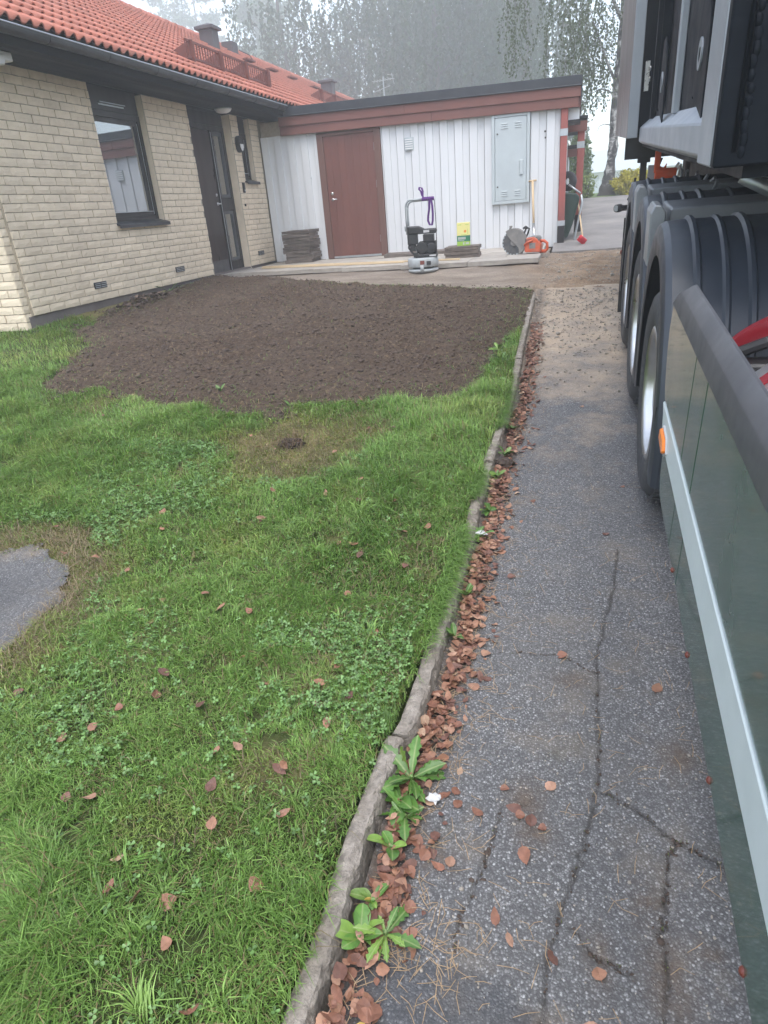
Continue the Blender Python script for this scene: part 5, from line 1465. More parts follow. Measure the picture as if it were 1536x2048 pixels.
# straw round the asphalt path
x, y = scatter(16000, -3.2, -1.7, 1.2, 2.8)
e = polydist(x, y, PATCH); e = np.where(inpoly(x, y, PATCH), e, -e)
ok = rng.random(len(x)) < np.exp(-((e+.08)/.09)**2)*.5
x, y = x[ok], y[ok]; n = len(x)
c = np.array([.30, .225, .15])*rng.uniform(.45, 1.15, (n, 1))
o = blades('straw', x, y, lawn_z(x, y)+.012, rng.uniform(.03, .075, n), rng.uniform(.0015, .003, n), rng.uniform(1.4, 2.4, n), rng.uniform(0, 6.28, n), c)
tag(o, 'flattened dry straw round the end of the asphalt path', 'straw', kind='stuff')
# stray blades and dry stalks on the soil edge
x, y = scatter(60000, -5.4, -.42, 4.0, 9.0)
d = soil_in(x, y)
ok = (d > 0) & (rng.random(len(x)) < np.exp(-d/.13)*.95+.012)
x, y = x[ok], y[ok]; n = len(x)
c = np.where((rng.random(n) < .42)[:, None], np.array([.30, .23, .13])*rng.uniform(.5, 1.1, (n, 1)), g1*rng.uniform(.7, 1.5, (n, 1)))
o = blades('grass_wisps', x, y, soil_z(x, y), rng.uniform(.015, .05, n), rng.uniform(.002, .004, n), rng.uniform(.8, 2.2, n), rng.uniform(0, 6.28, n), c)
tag(o, 'dry straw and grass wisps scattered on the raked soil', 'grass', kind='stuff')

# clover
x, y = scatter(40000, -3.4, -.5, .3, 3.6)
cm_ = fbm(x, y, 1.6, 120, 3)
ok = lawn_ok(x, y) & (rng.random(len(x)) < ss(.47, .62, cm_)*.8+.03) & (bare_f(x, y) < .4)
x, y = x[ok], y[ok]; n = len(x)
h = rng.uniform(.02, .042, n)
zc = lawn_z(x, y)+h
LX = []; 
k = np.arange(n)
sz = rng.uniform(.0055, .0105, n)
a0 = rng.uniform(0, 6.28, n)
tx, ty = rng.normal(0, .35, n), rng.normal(0, .35, n)
COs = []; TRs = []; CLs = []
base = 0
hexa = np.array([(0, 0), (.55, .42), (1.05, .55), (1.3, .25), (1.22, 0), (1.3, -.25), (1.05, -.55), (.55, -.42)])
for leaf_i in range(3):
    a = a0+leaf_i*2.094
    ca, sa = np.cos(a), np.sin(a)
    px = (hexa[None, :, 0]*ca[:, None]-hexa[None, :, 1]*sa[:, None])*sz[:, None]
    py = (hexa[None, :, 0]*sa[:, None]+hexa[None, :, 1]*ca[:, None])*sz[:, None]
    pz = px*tx[:, None]+py*ty[:, None]+np.abs(hexa[None, :, 1])*sz[:, None]*.45
    co = np.stack([x[:, None]+px, y[:, None]+py, zc[:, None]+pz], 2)
    COs.append(co.reshape(-1, 3))
    i = (np.arange(n)*8+base)[:, None]
    TRs.append(np.concatenate([i+[0, j, j+1] for j in range(1, 7)], 1).reshape(-1, 3))
    cc = np.array([.125, .235, .068])*rng.uniform(.6, 1.5, (n, 1))+np.array([.02, .02, .012])*rng.random((n, 1))
    CLs.append(np.repeat(cc, 8, 0)); base += n*8
me = np_mesh('clover', np.concatenate(COs), np.concatenate(TRs), np.concatenate(CLs))
tag(link('clover', me, 'weed_leaf'), 'low clover patches spread through the lawn', 'clover', kind='stuff')

# clods, pebbles, needles
def rocks(name, x, y, z, s, mat, flat=.7):
    bm = bmesh.new(); bmesh.ops.create_icosphere(bm, subdivisions=1, radius=1)
    bv = np.array([v.co for v in bm.verts]); bf = np.array([[v.index for v in f.verts] for f in bm.faces]); bm.free()
    n = len(x)
    co = bv[None]*(1+rng.normal(0, .18, (n, len(bv), 1)))*s[:, None, None]*np.stack([rng.uniform(.7, 1.3, n), rng.uniform(.7, 1.3, n), np.full(n, flat)], 1)[:, None]
    a = rng.uniform(0, 6.28, n); ca, sa = np.cos(a)[:, None], np.sin(a)[:, None]
    X = co[:, :, 0]*ca-co[:, :, 1]*sa; Y = co[:, :, 0]*sa+co[:, :, 1]*ca
    co = np.stack([X+x[:, None], Y+y[:, None], co[:, :, 2]+z[:, None]], 2)
    f = (bf[None]+(np.arange(n)*len(bv))[:, None, None]).reshape(-1, 3)
    return link(name, np_mesh(name, co.reshape(-1, 3), f), mat)
x, y = scatter(46000, -5.4, -.45, 3.8, 9.8)
d = soil_in(x, y); ok = (d > -.22) & ((d > 0) | (rng.random(len(x)) < np.exp(d/.06)*.9)) & (rng.random(len(x)) < .35+.65*fbm(x, y, 1.5, 61)*np.exp(-np.maximum(y-5.5, 0)*.25))
x, y = x[ok], y[ok]
s = np.exp(rng.normal(-5.05, .42, len(x)))
o = rocks('soil_crumbs', x, y, np.where(soil_in(x, y) > 0, soil_z(x, y), lawn_z(x, y)+.014)+s*.3, s, 'clod')
tag(o, 'crumbly clods covering the raked topsoil', 'soil', kind='stuff')
x, y = scatter(9000, -.4, 1.0, 4.2, 11.4)
ok = rng.random(len(x)) < ss(4.2, 8.5, y)*.8
x, y = x[ok], y[ok]
zz_ = np.where(y < 8.7, G(y)+.004, sandbed_z(x, y))
s = np.exp(rng.normal(-5.2, .5, len(x)))
tag(rocks('gravel', x, y, zz_+s*.2, s, 'pebble'), 'loose pebbles and sand lumps on the driveway end', 'gravel', kind='stuff')
def needles(name, x, y, z, ln, mat):
    n = len(x); a = rng.uniform(0, 6.28, n); tl_ = rng.normal(0, .12, n)
    d = np.stack([np.cos(a), np.sin(a), tl_], 1)*ln[:, None]*.5; s_ = np.stack([-np.sin(a), np.cos(a), np.zeros(n)], 1)*.0008
    c = np.stack([x, y, z+.003], 1); u_ = np.zeros((n, 3)); u_[:, 2] = .0016
    bow = np.stack([-np.sin(a), np.cos(a), np.zeros(n)], 1)*(rng.normal(0, .10, n)*ln)[:, None]
    co = np.stack([c-d-s_, c-d+s_, c+bow-s_+u_, c+bow+s_+u_, c+d-s_*.6, c+d+s_*.6], 1)
    i = (np.arange(n)*6)[:, None]
    q = np.concatenate([i+[0, 1, 3, 2], i+[2, 3, 5, 4]], 1).reshape(-1, 4)
    return link(name, np_mesh(name, co.reshape(-1, 3), q), mat)
def drz(x, y): return G(y)+(fbm(x, y, 1.6, 8)-.5)*.016
y = rng.uniform(.5, 6.5, 1500); x = kerbx(y)+.08+np.abs(rng.normal(0, .11, 1500))
x2, y2 = scatter(330, -.35, .6, .5, 3.5)
x3 = rng.normal(-.25, .07, 60); y3 = rng.normal(.93, .06, 60)
x, y = np.concatenate([x, x2, x3]), np.concatenate([y, y2, y3])
tag(needles('pine_needles', x, y, drz(x, y), rng.uniform(.03, .075, len(x)), 'needle'), 'dry pine needles littering the asphalt along the kerb', 'needles', kind='stuff')
x, y = scatter(1500, -.3, .75, .4, 3.6)
s = np.exp(rng.normal(-6.1, .4, len(x)))
tag(rocks('grit', x, y, drz(x, y)+s*.3, s, 'pebble'), 'fine grit lying on the asphalt driveway', 'grit', kind='stuff')

# grit and moss in the cracks
cx_ = np.concatenate([c[rng.integers(0, len(c), 90)] for c in CR])
x, y = cx_[:, 0]+rng.normal(0, .006, len(cx_)), cx_[:, 1]+rng.normal(0, .012, len(cx_))
s = np.exp(rng.normal(-6.0, .45, len(x)))
tag(rocks('crack_grit', x, y, drz(x, y)-.002, s, 'clod'), 'dark grit lodged in the asphalt cracks', 'grit', kind='stuff')
x, y = x[::3]+rng.normal(0, .004, len(x[::3])), y[::3]; n = len(x)
o = blades('crack_moss', x, y, drz(x, y)-.006, rng.uniform(.004, .012, n), rng.uniform(.002, .004, n), rng.uniform(.3, 1.5, n), rng.uniform(0, 6.28, n), np.array([.10, .12, .04])*rng.uniform(.5, 1.2, (n, 1)))
tag(o, 'tiny moss growing in the asphalt cracks', 'moss', kind='stuff')

# ------------------------------------------------------------------ fallen leaves
def leaf_mesh(i):
    r = random.Random(50+i)
    L, Wd = r.uniform(.034, .052), r.uniform(.022, .036)
    out = []
    N = 9
    for s_ in (1, -1):
        rg_ = range(N+1) if s_ == 1 else range(N-1, 0, -1)
        for k in rg_:
            t = k/N
            wv = Wd/2*math.sin(math.pi*t**.72)**.85*(1+.10*(k % 2))
            out.append((t*L-L/2, s_*wv))
    cu, cv, tw_ = r.uniform(-10, 14), r.uniform(-16, 22), r.uniform(-16, 16)
    V = [(a, b, cu*a*a+cv*b*b+tw_*a*b) for a, b in out]
    mid = [(t*L-L/2, 0, cu*(t*L-L/2)**2-.0012) for t in (0, .25, .5, .75, 1)]
    c0 = len(V); V.append((0, 0, -.0012)); n = len(out)
    F = [(j, (j+1) % n, c0) for j in range(n)]
    p = len(V); V += [(-L/2, .0007, cu*L*L/4), (-L/2, -.0007, cu*L*L/4), (-L/2-.014, 0, cu*L*L/4+.003)]
    F.append((p, p+1, p+2))
    lo = min(v[2] for v in V)
    V = [(a, b, c-lo) for a, b, c in V]
    return V, F
LV = [leaf_mesh(i) for i in range(8)]
LM = []
for i, (V, F) in enumerate(LV):
    for c in range(6):
        me = mesh_from('fallen_leaf', V, F); me.materials.append(MATS['dead_leaf_%d' % c]); LM.append(me)
def leaf_at(x, y, z, sc=1, rx=0, ry=0, rz=0, c=None):
    i = random.randrange(8); c = random.choices(range(6), [28, 30, 12, 24, 6, 1.2])[0] if c is None else c
    o = bpy.data.objects.new('fallen_leaf', LM[i*6+c]); COL.objects.link(o)
    o.matrix_world = Matrix.Translation((x, y, z)) @ Matrix.Rotation(rz, 4, 'Z') @ Matrix.Rotation(rx, 4, 'X') @ Matrix.Rotation(ry, 4, 'Y') @ Matrix.Scale(sc, 4)
    return o
lawn_leaf = [(-.88, 1.08), (-.73, .67), (-1.23, .8), (-.96, 1.64), (-.75, 1.76), (-1.42, 1.43), (-.71, 1.16), (-2.55, 2.53), (-1.94, 2.57), (-1.06, 1.75), (-.70, 1.5), (-.66, 1.62), (-.62, 1.55), (-.78, 1.66), (-1.2, 2.0), (-.92, 2.1),
             (-1.0, 1.32), (-1.3, 1.1), (-1.1, .95), (-.98, .86), (-.85, .78), (-1.36, 1.62), (-1.7, 1.9), (-1.55, 2.2), (-.7, .95), (-.78, 1.3), (-1.15, 1.5), (-.95, 1.2), (-.66, 1.95)]
r = random.Random(3)
while len(lawn_leaf) < 105:
    a, b = r.uniform(-3.3, -.55), r.uniform(.7, 4.6)
    if bool(lawn_ok(np.array([a]), np.array([b]))[0]) and a > -.62*b-1.0: lawn_leaf.append((a, b))
for i, (a, b) in enumerate(lawn_leaf):
    z = float(lawn_z(np.array(a), np.array(b)))+r.uniform(.018, .036)
    o = leaf_at(a, b, z, r.uniform(.75, 1.15), r.gauss(0, .3), r.gauss(0, .3), r.uniform(0, 6.28), 4 if i in (2, 18) else r.choice((0, 0, 0, 1, 1, 2, 3)))
    tag(o, {2: 'palest leaf on the grass, near the lower left corner', 18: 'pale tan leaf on the grass left of the kerb weeds'}.get(i, 'dry brown birch leaf lying on the grass'), 'leaf', 'fallen leaves on the lawn')
drv = [(-.13, 1.42), (-.10, 1.36), (-.08, 1.34), (-.05, 1.33), (-.02, 1.31), (-.06, 1.22), (.02, 2.02), (-.30, 1.18), (-.25, 1.17), (-.28, 1.15), (.0, 1.45), (-.12, 1.05), (-.08, 1.0), (.02, .98), (.12, .97), (-.2, 1.33), (.2, 2.9), (.3, 3.4), (-.2, 2.5), (-.15, 3.2), (.1, .86), (.16, .84), (-.2, 4.2), (.1, 4.6), (.33, 1.9)]
for a, b in drv:
    o = leaf_at(a, b, float(drz(np.array(a), np.array(b)))+.003, r.uniform(.7, 1.1), r.gauss(0, .12), r.gauss(0, .12), r.uniform(0, 6.28), r.choice((0, 1, 1, 2, 3)))
    tag(o, 'single brown leaf lying out on the bare asphalt', 'leaf', 'fallen leaves on the asphalt')
allk = []
for k in range(2700):
    b = .45+6.6*r.random()**1.15
    a = float(kerbx(b))+.078+abs(r.gauss(0, .055))+.012*math.sin(b*7)
    lay = r.random()
    if r.random() > .35+1.1*float(vnoise(np.array(0.), np.array(b), 4.5, 71)): continue
    allk.append((a, b, lay))
allk.sort(key=lambda t: -(t[2] > .55)*10+t[1])
rest = [MB() for c in range(6)]
for i, (a, b, lay) in enumerate(allk):
    edge = math.exp(-max(a-float(kerbx(b))-.08, 0)/.05)
    z = float(drz(np.array(a), np.array(b)))-.008*edge+.003+.030*lay*edge
    sc = r.uniform(.34, 1.08); rx, ry, rz = r.gauss(0, .22+.3*(k_ := r.random() < .3)), r.gauss(0, .22+.3*k_), r.uniform(0, 6.28)
    if i < 170:
        o = leaf_at(a, b, z+.006, sc, rx, ry, rz, 5 if i in (60, 100) else r.choice((0, 0, 1, 1, 1, 2, 3, 3)))
        tag(o, {60: 'yellow leaf in the kerb drift nearer the camera', 100: 'yellow leaf in the kerb drift farther from the camera'}.get(i, 'brown leaf in the drift along the kerb'), 'leaf', 'leaves drifted against the kerb')
    else:
        V, F = LV[r.randrange(8)]
        rest[r.choices(range(6), [26, 32, 10, 28, 4, 0])[0]].add(V, F, Matrix.Translation((a, b, z)) @ Matrix.Rotation(rz, 4, 'Z') @ Matrix.Rotation(rx, 4, 'X') @ Matrix.Rotation(ry, 4, 'Y') @ Matrix.Scale(sc, 4))
lroot = None
V = []; F = []; mi = []
for c, mb in enumerate(rest):
    k = len(V); V += mb.v; F += [tuple(i+k for i in f) for f in mb.f]; mi += [c]*len(mb.f)
me = mesh_from('leaf_litter', V, F)
for c in range(6): me.materials.append(MATS['dead_leaf_%d' % c])
me.polygons.foreach_set('material_index', mi)
o = bpy.data.objects.new('leaf_litter', me); COL.objects.link(o)
tag(o, 'thick drift of brown leaves filling the gutter along the kerb', 'leaves', kind='stuff')
# withered heap by the house wall
mb = [MB() for c in range(3)]
V = []; F = []; mi = []
for k in range(260):
    a, b = r.gauss(-5.12, .12), r.gauss(7.45, .32)
    if a < HX+.03: continue
    z = float(soil_z(np.array(a), np.array(b)))+.02+.07*r.random()*math.exp(-((b-7.45)/.35)**2)
    Vv, Ff = LV[r.randrange(8)]
    Mx = Matrix.Translation((a, b, z)) @ Matrix.Rotation(r.uniform(0, 6), 4, 'Z') @ Matrix.Rotation(r.gauss(0, .6), 4, 'X') @ Matrix.Scale(r.uniform(.9, 1.7), 4)
    q = len(V); V += [tuple(Mx @ Vector(v)) for v in Vv]; F += [tuple(i+q for i in f) for f in Ff]; mi += [r.choice((0, 1, 1, 2))]*len(Ff)
me = mesh_from('leaf_heap', V, F)
simple('withered', (.20, .135, .10), (.11, .075, .055), scale=30, rough=.9, bump=.3)
simple('withered_dark', (.10, .068, .055), (.06, .042, .034), scale=30, rough=.9, bump=.3)
for nm in ('withered', 'withered_dark', 'clod'): me.materials.append(MATS[nm])
me.polygons.foreach_set('material_index', mi)
o = bpy.data.objects.new('leaf_heap', me); COL.objects.link(o)
tag(o, 'heap of withered brown leaves by the house plinth', 'leaf heap', kind='stuff')

# ------------------------------------------------------------------ weeds
def weed_leaf(L, W_, lobes, rise, droop, seed):
    r = random.Random(seed); N = 12; V = []; F = []
    for i in range(N+1):
        t = i/N
        w_ = W_/2*(math.sin(math.pi*min(1, .08+t*.92)**(1.25 if not lobes else 1.7))**.7+.06)
        if lobes: w_ *= (1-r.uniform(.12, .45)*(i % 2))*r.uniform(.85, 1.1)
        if i == N: w_ *= .1
        xx = L*t; zz_ = rise*t*L-droop*(t*L)**2
        rip = .05*L*math.sin(t*9+seed)*.4
        for sgn in (-1, 0, 1): V.append((xx+(0 if sgn == 0 else .012*L), sgn*w_, zz_+(abs(sgn)*w_*.35+rip*sgn*.5)))
    for i in range(N):
        for j in range(2): F.append((i*3+j, i*3+3+j, i*3+4+j, i*3+1+j))
    return V, F
def weed_mat(name, c1, c2):
    s = NT(name)
    p = s.pos(obj=True)
    c = s.ramp(s.noise(p, 26, 6), [(.3, c2), (.7, c1)])
    oi = s.n('ObjectInfo')
    h = s.n('HueSaturation'); s.set(h.inputs['Value'], s.math('ADD', s.math('MULTIPLY', oi.outputs['Random'], .5), .72)); s.set(h.inputs['Color'], c)
    c = h.outputs[0]
    sx = s.n('SeparateXYZ'); s.t.links.new(p, sx.inputs[0])
    rib = s.ramp(s.math('ABSOLUTE', sx.outputs[1]), [(.0008, 1.), (.0022, 0.)])
    c = s.mix(s.math('MULTIPLY', rib, .55), c, (.30, .34, .15))
    sp = s.ramp(s.noise(p, 60, 5, .7), [(.66, 0.), (.74, .7)])
    c = s.mix(sp, c, (.22, .16, .05))
    s.fin(c, .45, s.bump(s.noise(p, 70, 5), .5, .003))
weed_mat('weed_green', (.095, .205, .035), (.05, .12, .022)); weed_mat('weed_pale', (.17, .28, .05), (.11, .20, .035))
WM = {}
for kind in range(3):
    for v in range(4):
        V, F = weed_leaf([.13, .095, .06][kind]*random.uniform(.85, 1.15), [.042, .055, .026][kind], kind == 0, [.35, .5, .7][kind], [2.2, 3.5, 3.][kind], kind*10+v)
        me = mesh_from('leaf', V, F); me.materials.append(MATS['weed_pale' if (v == 1) else 'weed_green']); me.polygons.foreach_set('use_smooth', [True]*len(F)); WM[kind, v] = me
def weed(x, y, z, kind, n, sc, label, spread=6.28, a0=0):
    w_ = thing('weed', label, 'weed', (x, y, z), random.uniform(0, 6.28) if spread > 6 else a0, 'weeds along the kerb')
    for k in range(n):
        o = bpy.data.objects.new('leaf', WM[kind, random.randrange(4)]); COL.objects.link(o); o.parent = w_
        o.matrix_basis = Matrix.Rotation(spread*k/n+random.uniform(-.7, .7), 4, 'Z') @ Matrix.Rotation(random.uniform(-.55, .3), 4, 'Y') @ Matrix.Rotation(random.gauss(0, .35), 4, 'X') @ Matrix.Scale(sc*random.uniform(.38, 1.05), 4) @ Matrix.Diagonal((1, random.uniform(.7, 1.15), 1, 1))
    MB().tube([(0, 0, -.03), (0, 0, .012)], .006, 6).out('crown', 'weed_green', w_, world=False)
WS = [(-.405, 1.40, 0, 14, 1.1, 'big toothed weed rosette at the kerb joint'), (-.395, 1.27, 0, 13, .95, 'second toothed weed below the kerb joint, half over the leaves'), (-.42, 1.32, 1, 9, .95, 'broad-leaved weed squeezed between the two toothed weeds'), (-.41, 1.17, 1, 5, .7, 'pair of round weed leaves poking from the leaf drift'),
      (-.43, .93, 1, 8, .9, 'dark broad-leaved weed hugging the kerb nearest the camera'), (-.37, .95, 0, 10, .85, 'toothed weed sprawling onto the asphalt nearest the camera'), (-.42, 1.02, 1, 6, .65, 'small round-leaved weed above the nearest kerb weeds'),
      (-.38, 2.80, 0, 9, .8, 'toothed weed beside the white paper scrap'), (-.375, 2.33, 2, 10, 1., 'pointed-leaved weed midway along the leaf drift'), (-.38, 2.06, 2, 8, .85, 'small pointed weed beside yellow leaves'), (-.36, 3.05, 1, 7, .65, 'weed leaning on the kerb just beyond the paper scrap'),
      (-.345, 3.75, 2, 12, 1.1, 'leafy weed beside the dark clod of earth'), (-.34, 4.15, 2, 13, 1.1, 'bushy weed in the gutter where the sand begins'), (-.36, 3.45, 2, 10, 1., 'low weed in the gutter before the clod')]
for x, y, kd, n, sc, lb in WS: weed(x, y, float(drz(np.array(x), np.array(y)))+.012, kd, n, sc, lb)
names = ['first', 'second', 'third', 'fourth', 'fifth', 'sixth', 'seventh']
for k in range(7):
    y = 4.25+k*.31; x = float(kerbx(y))-.10-.06*(k % 2)
    weed(x, y, float(lawn_z(np.array(x), np.array(y)))+.015, 0 if k % 3 else 2, 16, .95, '%s weed from the lawn in the strip between soil and kerb' % names[k])
weed(-5.33, 8.42, float(soil_z(np.array(-5.33), np.array(8.42))), 0, 10, 1.7, 'lone green dandelion at the foot of the house wall')
for a, b, lb in ((-2.55, 4.45, 'small sprout of grass weeds at the soil edge left of the moss patch'), (-1.95, 4.35, 'small sprout at the soil edge above the moss patch')):
    weed(a, b, float(soil_z(np.array(a), np.array(b))), 2, 6, .9, lb)
# dug sod clump, earth clod, paper scraps
def lump(name, x, y, z, rx, ry, rz_, mat, seed, label, cat, sub=3, amp=.35):
    bm = bmesh.new(); bmesh.ops.create_icosphere(bm, subdivisions=sub, radius=1)
    from mathutils import noise as mn
    for v in bm.verts:
        k = 1+amp*mn.noise(v.co*2.2+Vector((seed, 0, 0)))+amp*.6*mn.noise(v.co*6+Vector((0, seed, 0)))
        v.co = Vector((v.co.x*rx, v.co.y*ry, v.co.z*rz_))*k
    me = bpy.data.meshes.new(name); bm.to_mesh(me); bm.free()
    o = link(name, me, mat); o.location = (x, y, z)
    return tag(o, label, cat)
lump('sod_clump', -1.68, 3.68, float(lawn_z(np.array(-1.68), np.array(3.68)))+.02, .075, .05, .03, 'clod', 3, 'torn brown clump of turf lying on the mossy patch', 'turf clump', 4, .6)
x = rng.normal(-1.68, .06, 170); y = rng.normal(3.68, .045, 170); n = 170
c = np.array([.14, .085, .055])*rng.uniform(.4, 1.5, (n, 1))
o = blades('sod_roots', x, y, lawn_z(x, y)+.03, rng.uniform(.03, .07, n), rng.uniform(.002, .004, n), rng.uniform(.3, 1.8, n), rng.uniform(0, 6.28, n), c)
tag(o, 'dry roots sticking out of the torn turf clump', 'roots', kind='stuff')
lump('earth_clod', -.335, 3.63, .055, .055, .04, .028, 'clod', 9, 'dark clod of earth on the asphalt edge', 'clod')
lump('paper_scrap', -.325, 1.345, float(G(1.345))+.012, .019, .017, .010, 'paper_white', 5, 'crumpled white paper scrap on the asphalt beside the big weed', 'paper scrap', 2, .7)
lump('paper_scrap', -.375, 2.83, float(G(2.83))+.015, .026, .02, .012, 'paper_white', 8, 'crumpled white paper scrap on the leaf drift by a weed', 'paper scrap', 2, .7)

# ------------------------------------------------------------------ trees
def leaf_quads(P, size, elong, cols, vert=.0):
    """diamond leaves at points P; vert biases the long axis downwards"""
    n = len(P)
    ax = rng.normal(0, 1, (n, 3)); ax[:, 2] -= vert; ax /= np.linalg.norm(ax, axis=1)[:, None]
    b = rng.normal(0, 1, (n, 3)); b -= ax*(b*ax).sum(1)[:, None]; b /= np.linalg.norm(b, axis=1)[:, None]
    L = (size*elong)[:, None]; W_ = size[:, None]*.5
    co = np.stack([P, P+ax*L*.45+b*W_, P+ax*L, P+ax*L*.45-b*W_], 1)
    return co.reshape(-1, 3), (np.arange(n)*4)[:, None]+np.arange(4)[None], np.repeat(cols, 4, 0)
def crown(name, P, size, elong, cols, parent, vert=0):
    co, q, c = leaf_quads(P, size, elong, cols, vert)
    o = link(name, np_mesh(name, co, q, c), 'tree_leaf', parent)
    return o
def limb_pts(a, b, n, wob):
    a, b = np.array(a, float), np.array(b, float)
    return [tuple(a+(b-a)*t+(rng.normal(0, wob, 3) if 0 < t < 1 else 0)) for t in np.linspace(0, 1, n)]
def weeping(x, y, H, rad, nst, label, z0=1.25, group='hazy birches behind the shed', low=.18, hi=1, tint=(.034, .052, .036), lsz=.215, dens=1.):
    t = thing('birch_tree', label, 'tree', (x, y, z0), group=group)
    m = MB().tube([(x, y, z0-.3), (x+rng.normal(0, .1), y, z0+H*.25), (x+rng.normal(0, .3), y, z0+H*.55), (x+rng.normal(0, .4), y, z0+H*.95)], [.26, .2, .13, .03], 8)
    tips = []
    for k in range(12):
        zb = z0+H*rng.uniform(.22, .85); a = rng.uniform(0, 6.28); r_ = rad*rng.uniform(.45, 1.0)
        e = (x+math.cos(a)*r_, y+math.sin(a)*r_, zb+H*rng.uniform(.06, .16))
        p = limb_pts((x, y, zb), e, 5, .12); m.tube(p, [.07, .055, .045, .03, .012], 5); tips += p[1:]
    m.out('trunk', 'bark_dark', t, True)
    P = []; S = []; C_ = []
    a = rng.uniform(0, 6.28, nst); rr = rad*np.sqrt(rng.uniform(.02, 1, nst))
    zt = z0+H*rng.uniform(low, hi, nst)*(1-.35*(rr/rad)**3)
    cl = rng.integers(0, 26, nst)                      # gather strands into hanging curtains
    ca_, cr_ = rng.uniform(0, 6.28, 26), rad*np.sqrt(rng.uniform(.05, 1, 26))
    a = np.where(rng.random(nst) < .62, ca_[cl]+rng.normal(0, .16, nst), a); rr = np.where(rng.random(nst) < .62, np.clip(cr_[cl]+rng.normal(0, .25, nst), 0, rad*1.1), rr)
    for k in range(nst):
        ln = rng.uniform(1.2, 3.4); nl = int(ln/.115*dens)
        s_ = np.linspace(0, 1, nl)
        swx, swy = rng.normal(0, .10, 2)
        px = x+math.cos(a[k])*rr[k]+swx*s_+rng.normal(0, .05, nl); py = y+math.sin(a[k])*rr[k]+swy*s_+rng.normal(0, .05, nl)
        pz = zt[k]-ln*s_
        kp = pz > z0+.5
        P.append(np.stack([px, py, pz], 1)[kp]); S.append(lsz*rng.uniform(.6, 1.35, kp.sum()))
        sh = rng.uniform(.55, 1.35)
        C_.append(np.array(tint)*sh*rng.uniform(.75, 1.25, (kp.sum(), 1)))
    P, S, C_ = np.concatenate(P), np.concatenate(S), np.concatenate(C_)
    crown('crown', P, S, rng.uniform(1.2, 1.9, len(P)), C_, t, 1.4)
    return t
BL = [(-16.6, 44, 20, 3.6, 'weeping birch at the edge of the pale gap over the house roof'), (-11.6, 47, 22, 4.2, 'broad hazy birch right above the far chimney'), (-7.4, 42, 21, 3.8, 'hazy birch above the television antenna'),
      (-5.0, 46, 22, 4.0, 'hazy birch above the middle of the shed roof'), (-2.7, 41, 20, 3.3, 'hazy birch above the right end of the shed roof'),
      (-14.2, 53, 23, 4.4, 'fainter birch filling the row behind the chimney'), (-6.6, 53, 23, 4.6, 'fainter birch in the back row above the shed'), (-9.6, 54, 23, 4.4, 'fainter birch in the back row left of the antenna')]
for x, y, H, rad, lb in BL: weeping(x*1.4, y*1.4, H*1.4, rad*1.4, 820, lb, low=.06, hi=.66)
# pines in the pale gap
def pine(x, y, H, label):
    t = thing('pine_tree', label, 'tree', (x, y, 1.2), group='pines fading in the fog')
    m = MB().tube([(x, y, .9), (x+.2, y, H*.5), (x, y, H)], [.28, .2, .05], 7)
    P = []; S = []
    for k in range(46):
        zb = H*rng.uniform(.30, 1); a = rng.uniform(0, 6.28); L = (2.2+4.2*(1-zb/H)**.5)*rng.uniform(.6, 1.1)
        e = np.array([x+math.cos(a)*L, y+math.sin(a)*L, 1.2+zb+L*.12])
        m.tube([(x, y, 1.2+zb), tuple(e)], [.06, .015], 4)
        for q in range(7):
            c = np.array([x, y, 1.2+zb])+(e-np.array([x, y, 1.2+zb]))*rng.uniform(.35, 1.05)
            n_ = 22; P.append(c+rng.normal(0, .55, (n_, 3))*np.array([1, 1, .55])); S.append(rng.uniform(.2, .42, n_))
    m.out('trunk', 'bark_dark', t, True)
    P, S = np.concatenate(P), np.concatenate(S)
    crown('crown', P, S, np.full(len(S), 1.6), np.array([.06, .095, .055])*rng.uniform(.6, 1.3, (len(S), 1)), t)
pine(-62, 122, 48, 'pale pine almost lost in fog right of the chimney')
pine(-70, 126, 47, 'pale pine almost lost in fog left of the chimney')
pine(-50, 124, 42, 'faint pine beside the roof vent')
pine(-40, 98, 27, 'lower faint conifer just left of the weeping birches')

# birch by the lane
bt = thing('birch_tree', 'birch with patchy grey and white bark beside the lane', 'tree', (.88, 22.3, 1.3))
pts = [(.88, 22.3, 1.1), (.885, 22.3, 1.35), (.93, 22.3, 1.75), (.955, 22.3, 2.15), (1.0, 22.3, 2.55), (.975, 22.3, 3.0), (.97, 22.3, 3.6), (1.0, 22.3, 4.6), (1.06, 22.3, 6.0), (1.15, 22.4, 8.5), (1.1, 22.5, 12)]
rs = [.33, .25, .165, .118, .132, .112, .10, .085, .075, .06, .02]
def gnarl(pts, rs, n=16):
    b = MB().tube(pts, rs, n)
    b.v = [(x+(fbm(np.array(x*3+z), np.array(y*3-z*2), 2.2, 5)-.5)*.05, y, z) for x, y, z in b.v]
    return b
pp = [Vector(p) for p in pts]; fine_p = []; fine_r = []
for i in range(len(pp)-1):
    for k in range(5):
        t = k/5; fine_p.append(pp[i].lerp(pp[i+1], t)); fine_r.append((rs[i]*(1-t)+rs[i+1]*t)*(1+.06*math.sin(i*5+k*2.1)))
fine_p.append(pp[-1]); fine_r.append(rs[-1])
gnarl(fine_p, fine_r).out('trunk', 'birch_bark', bt, True)
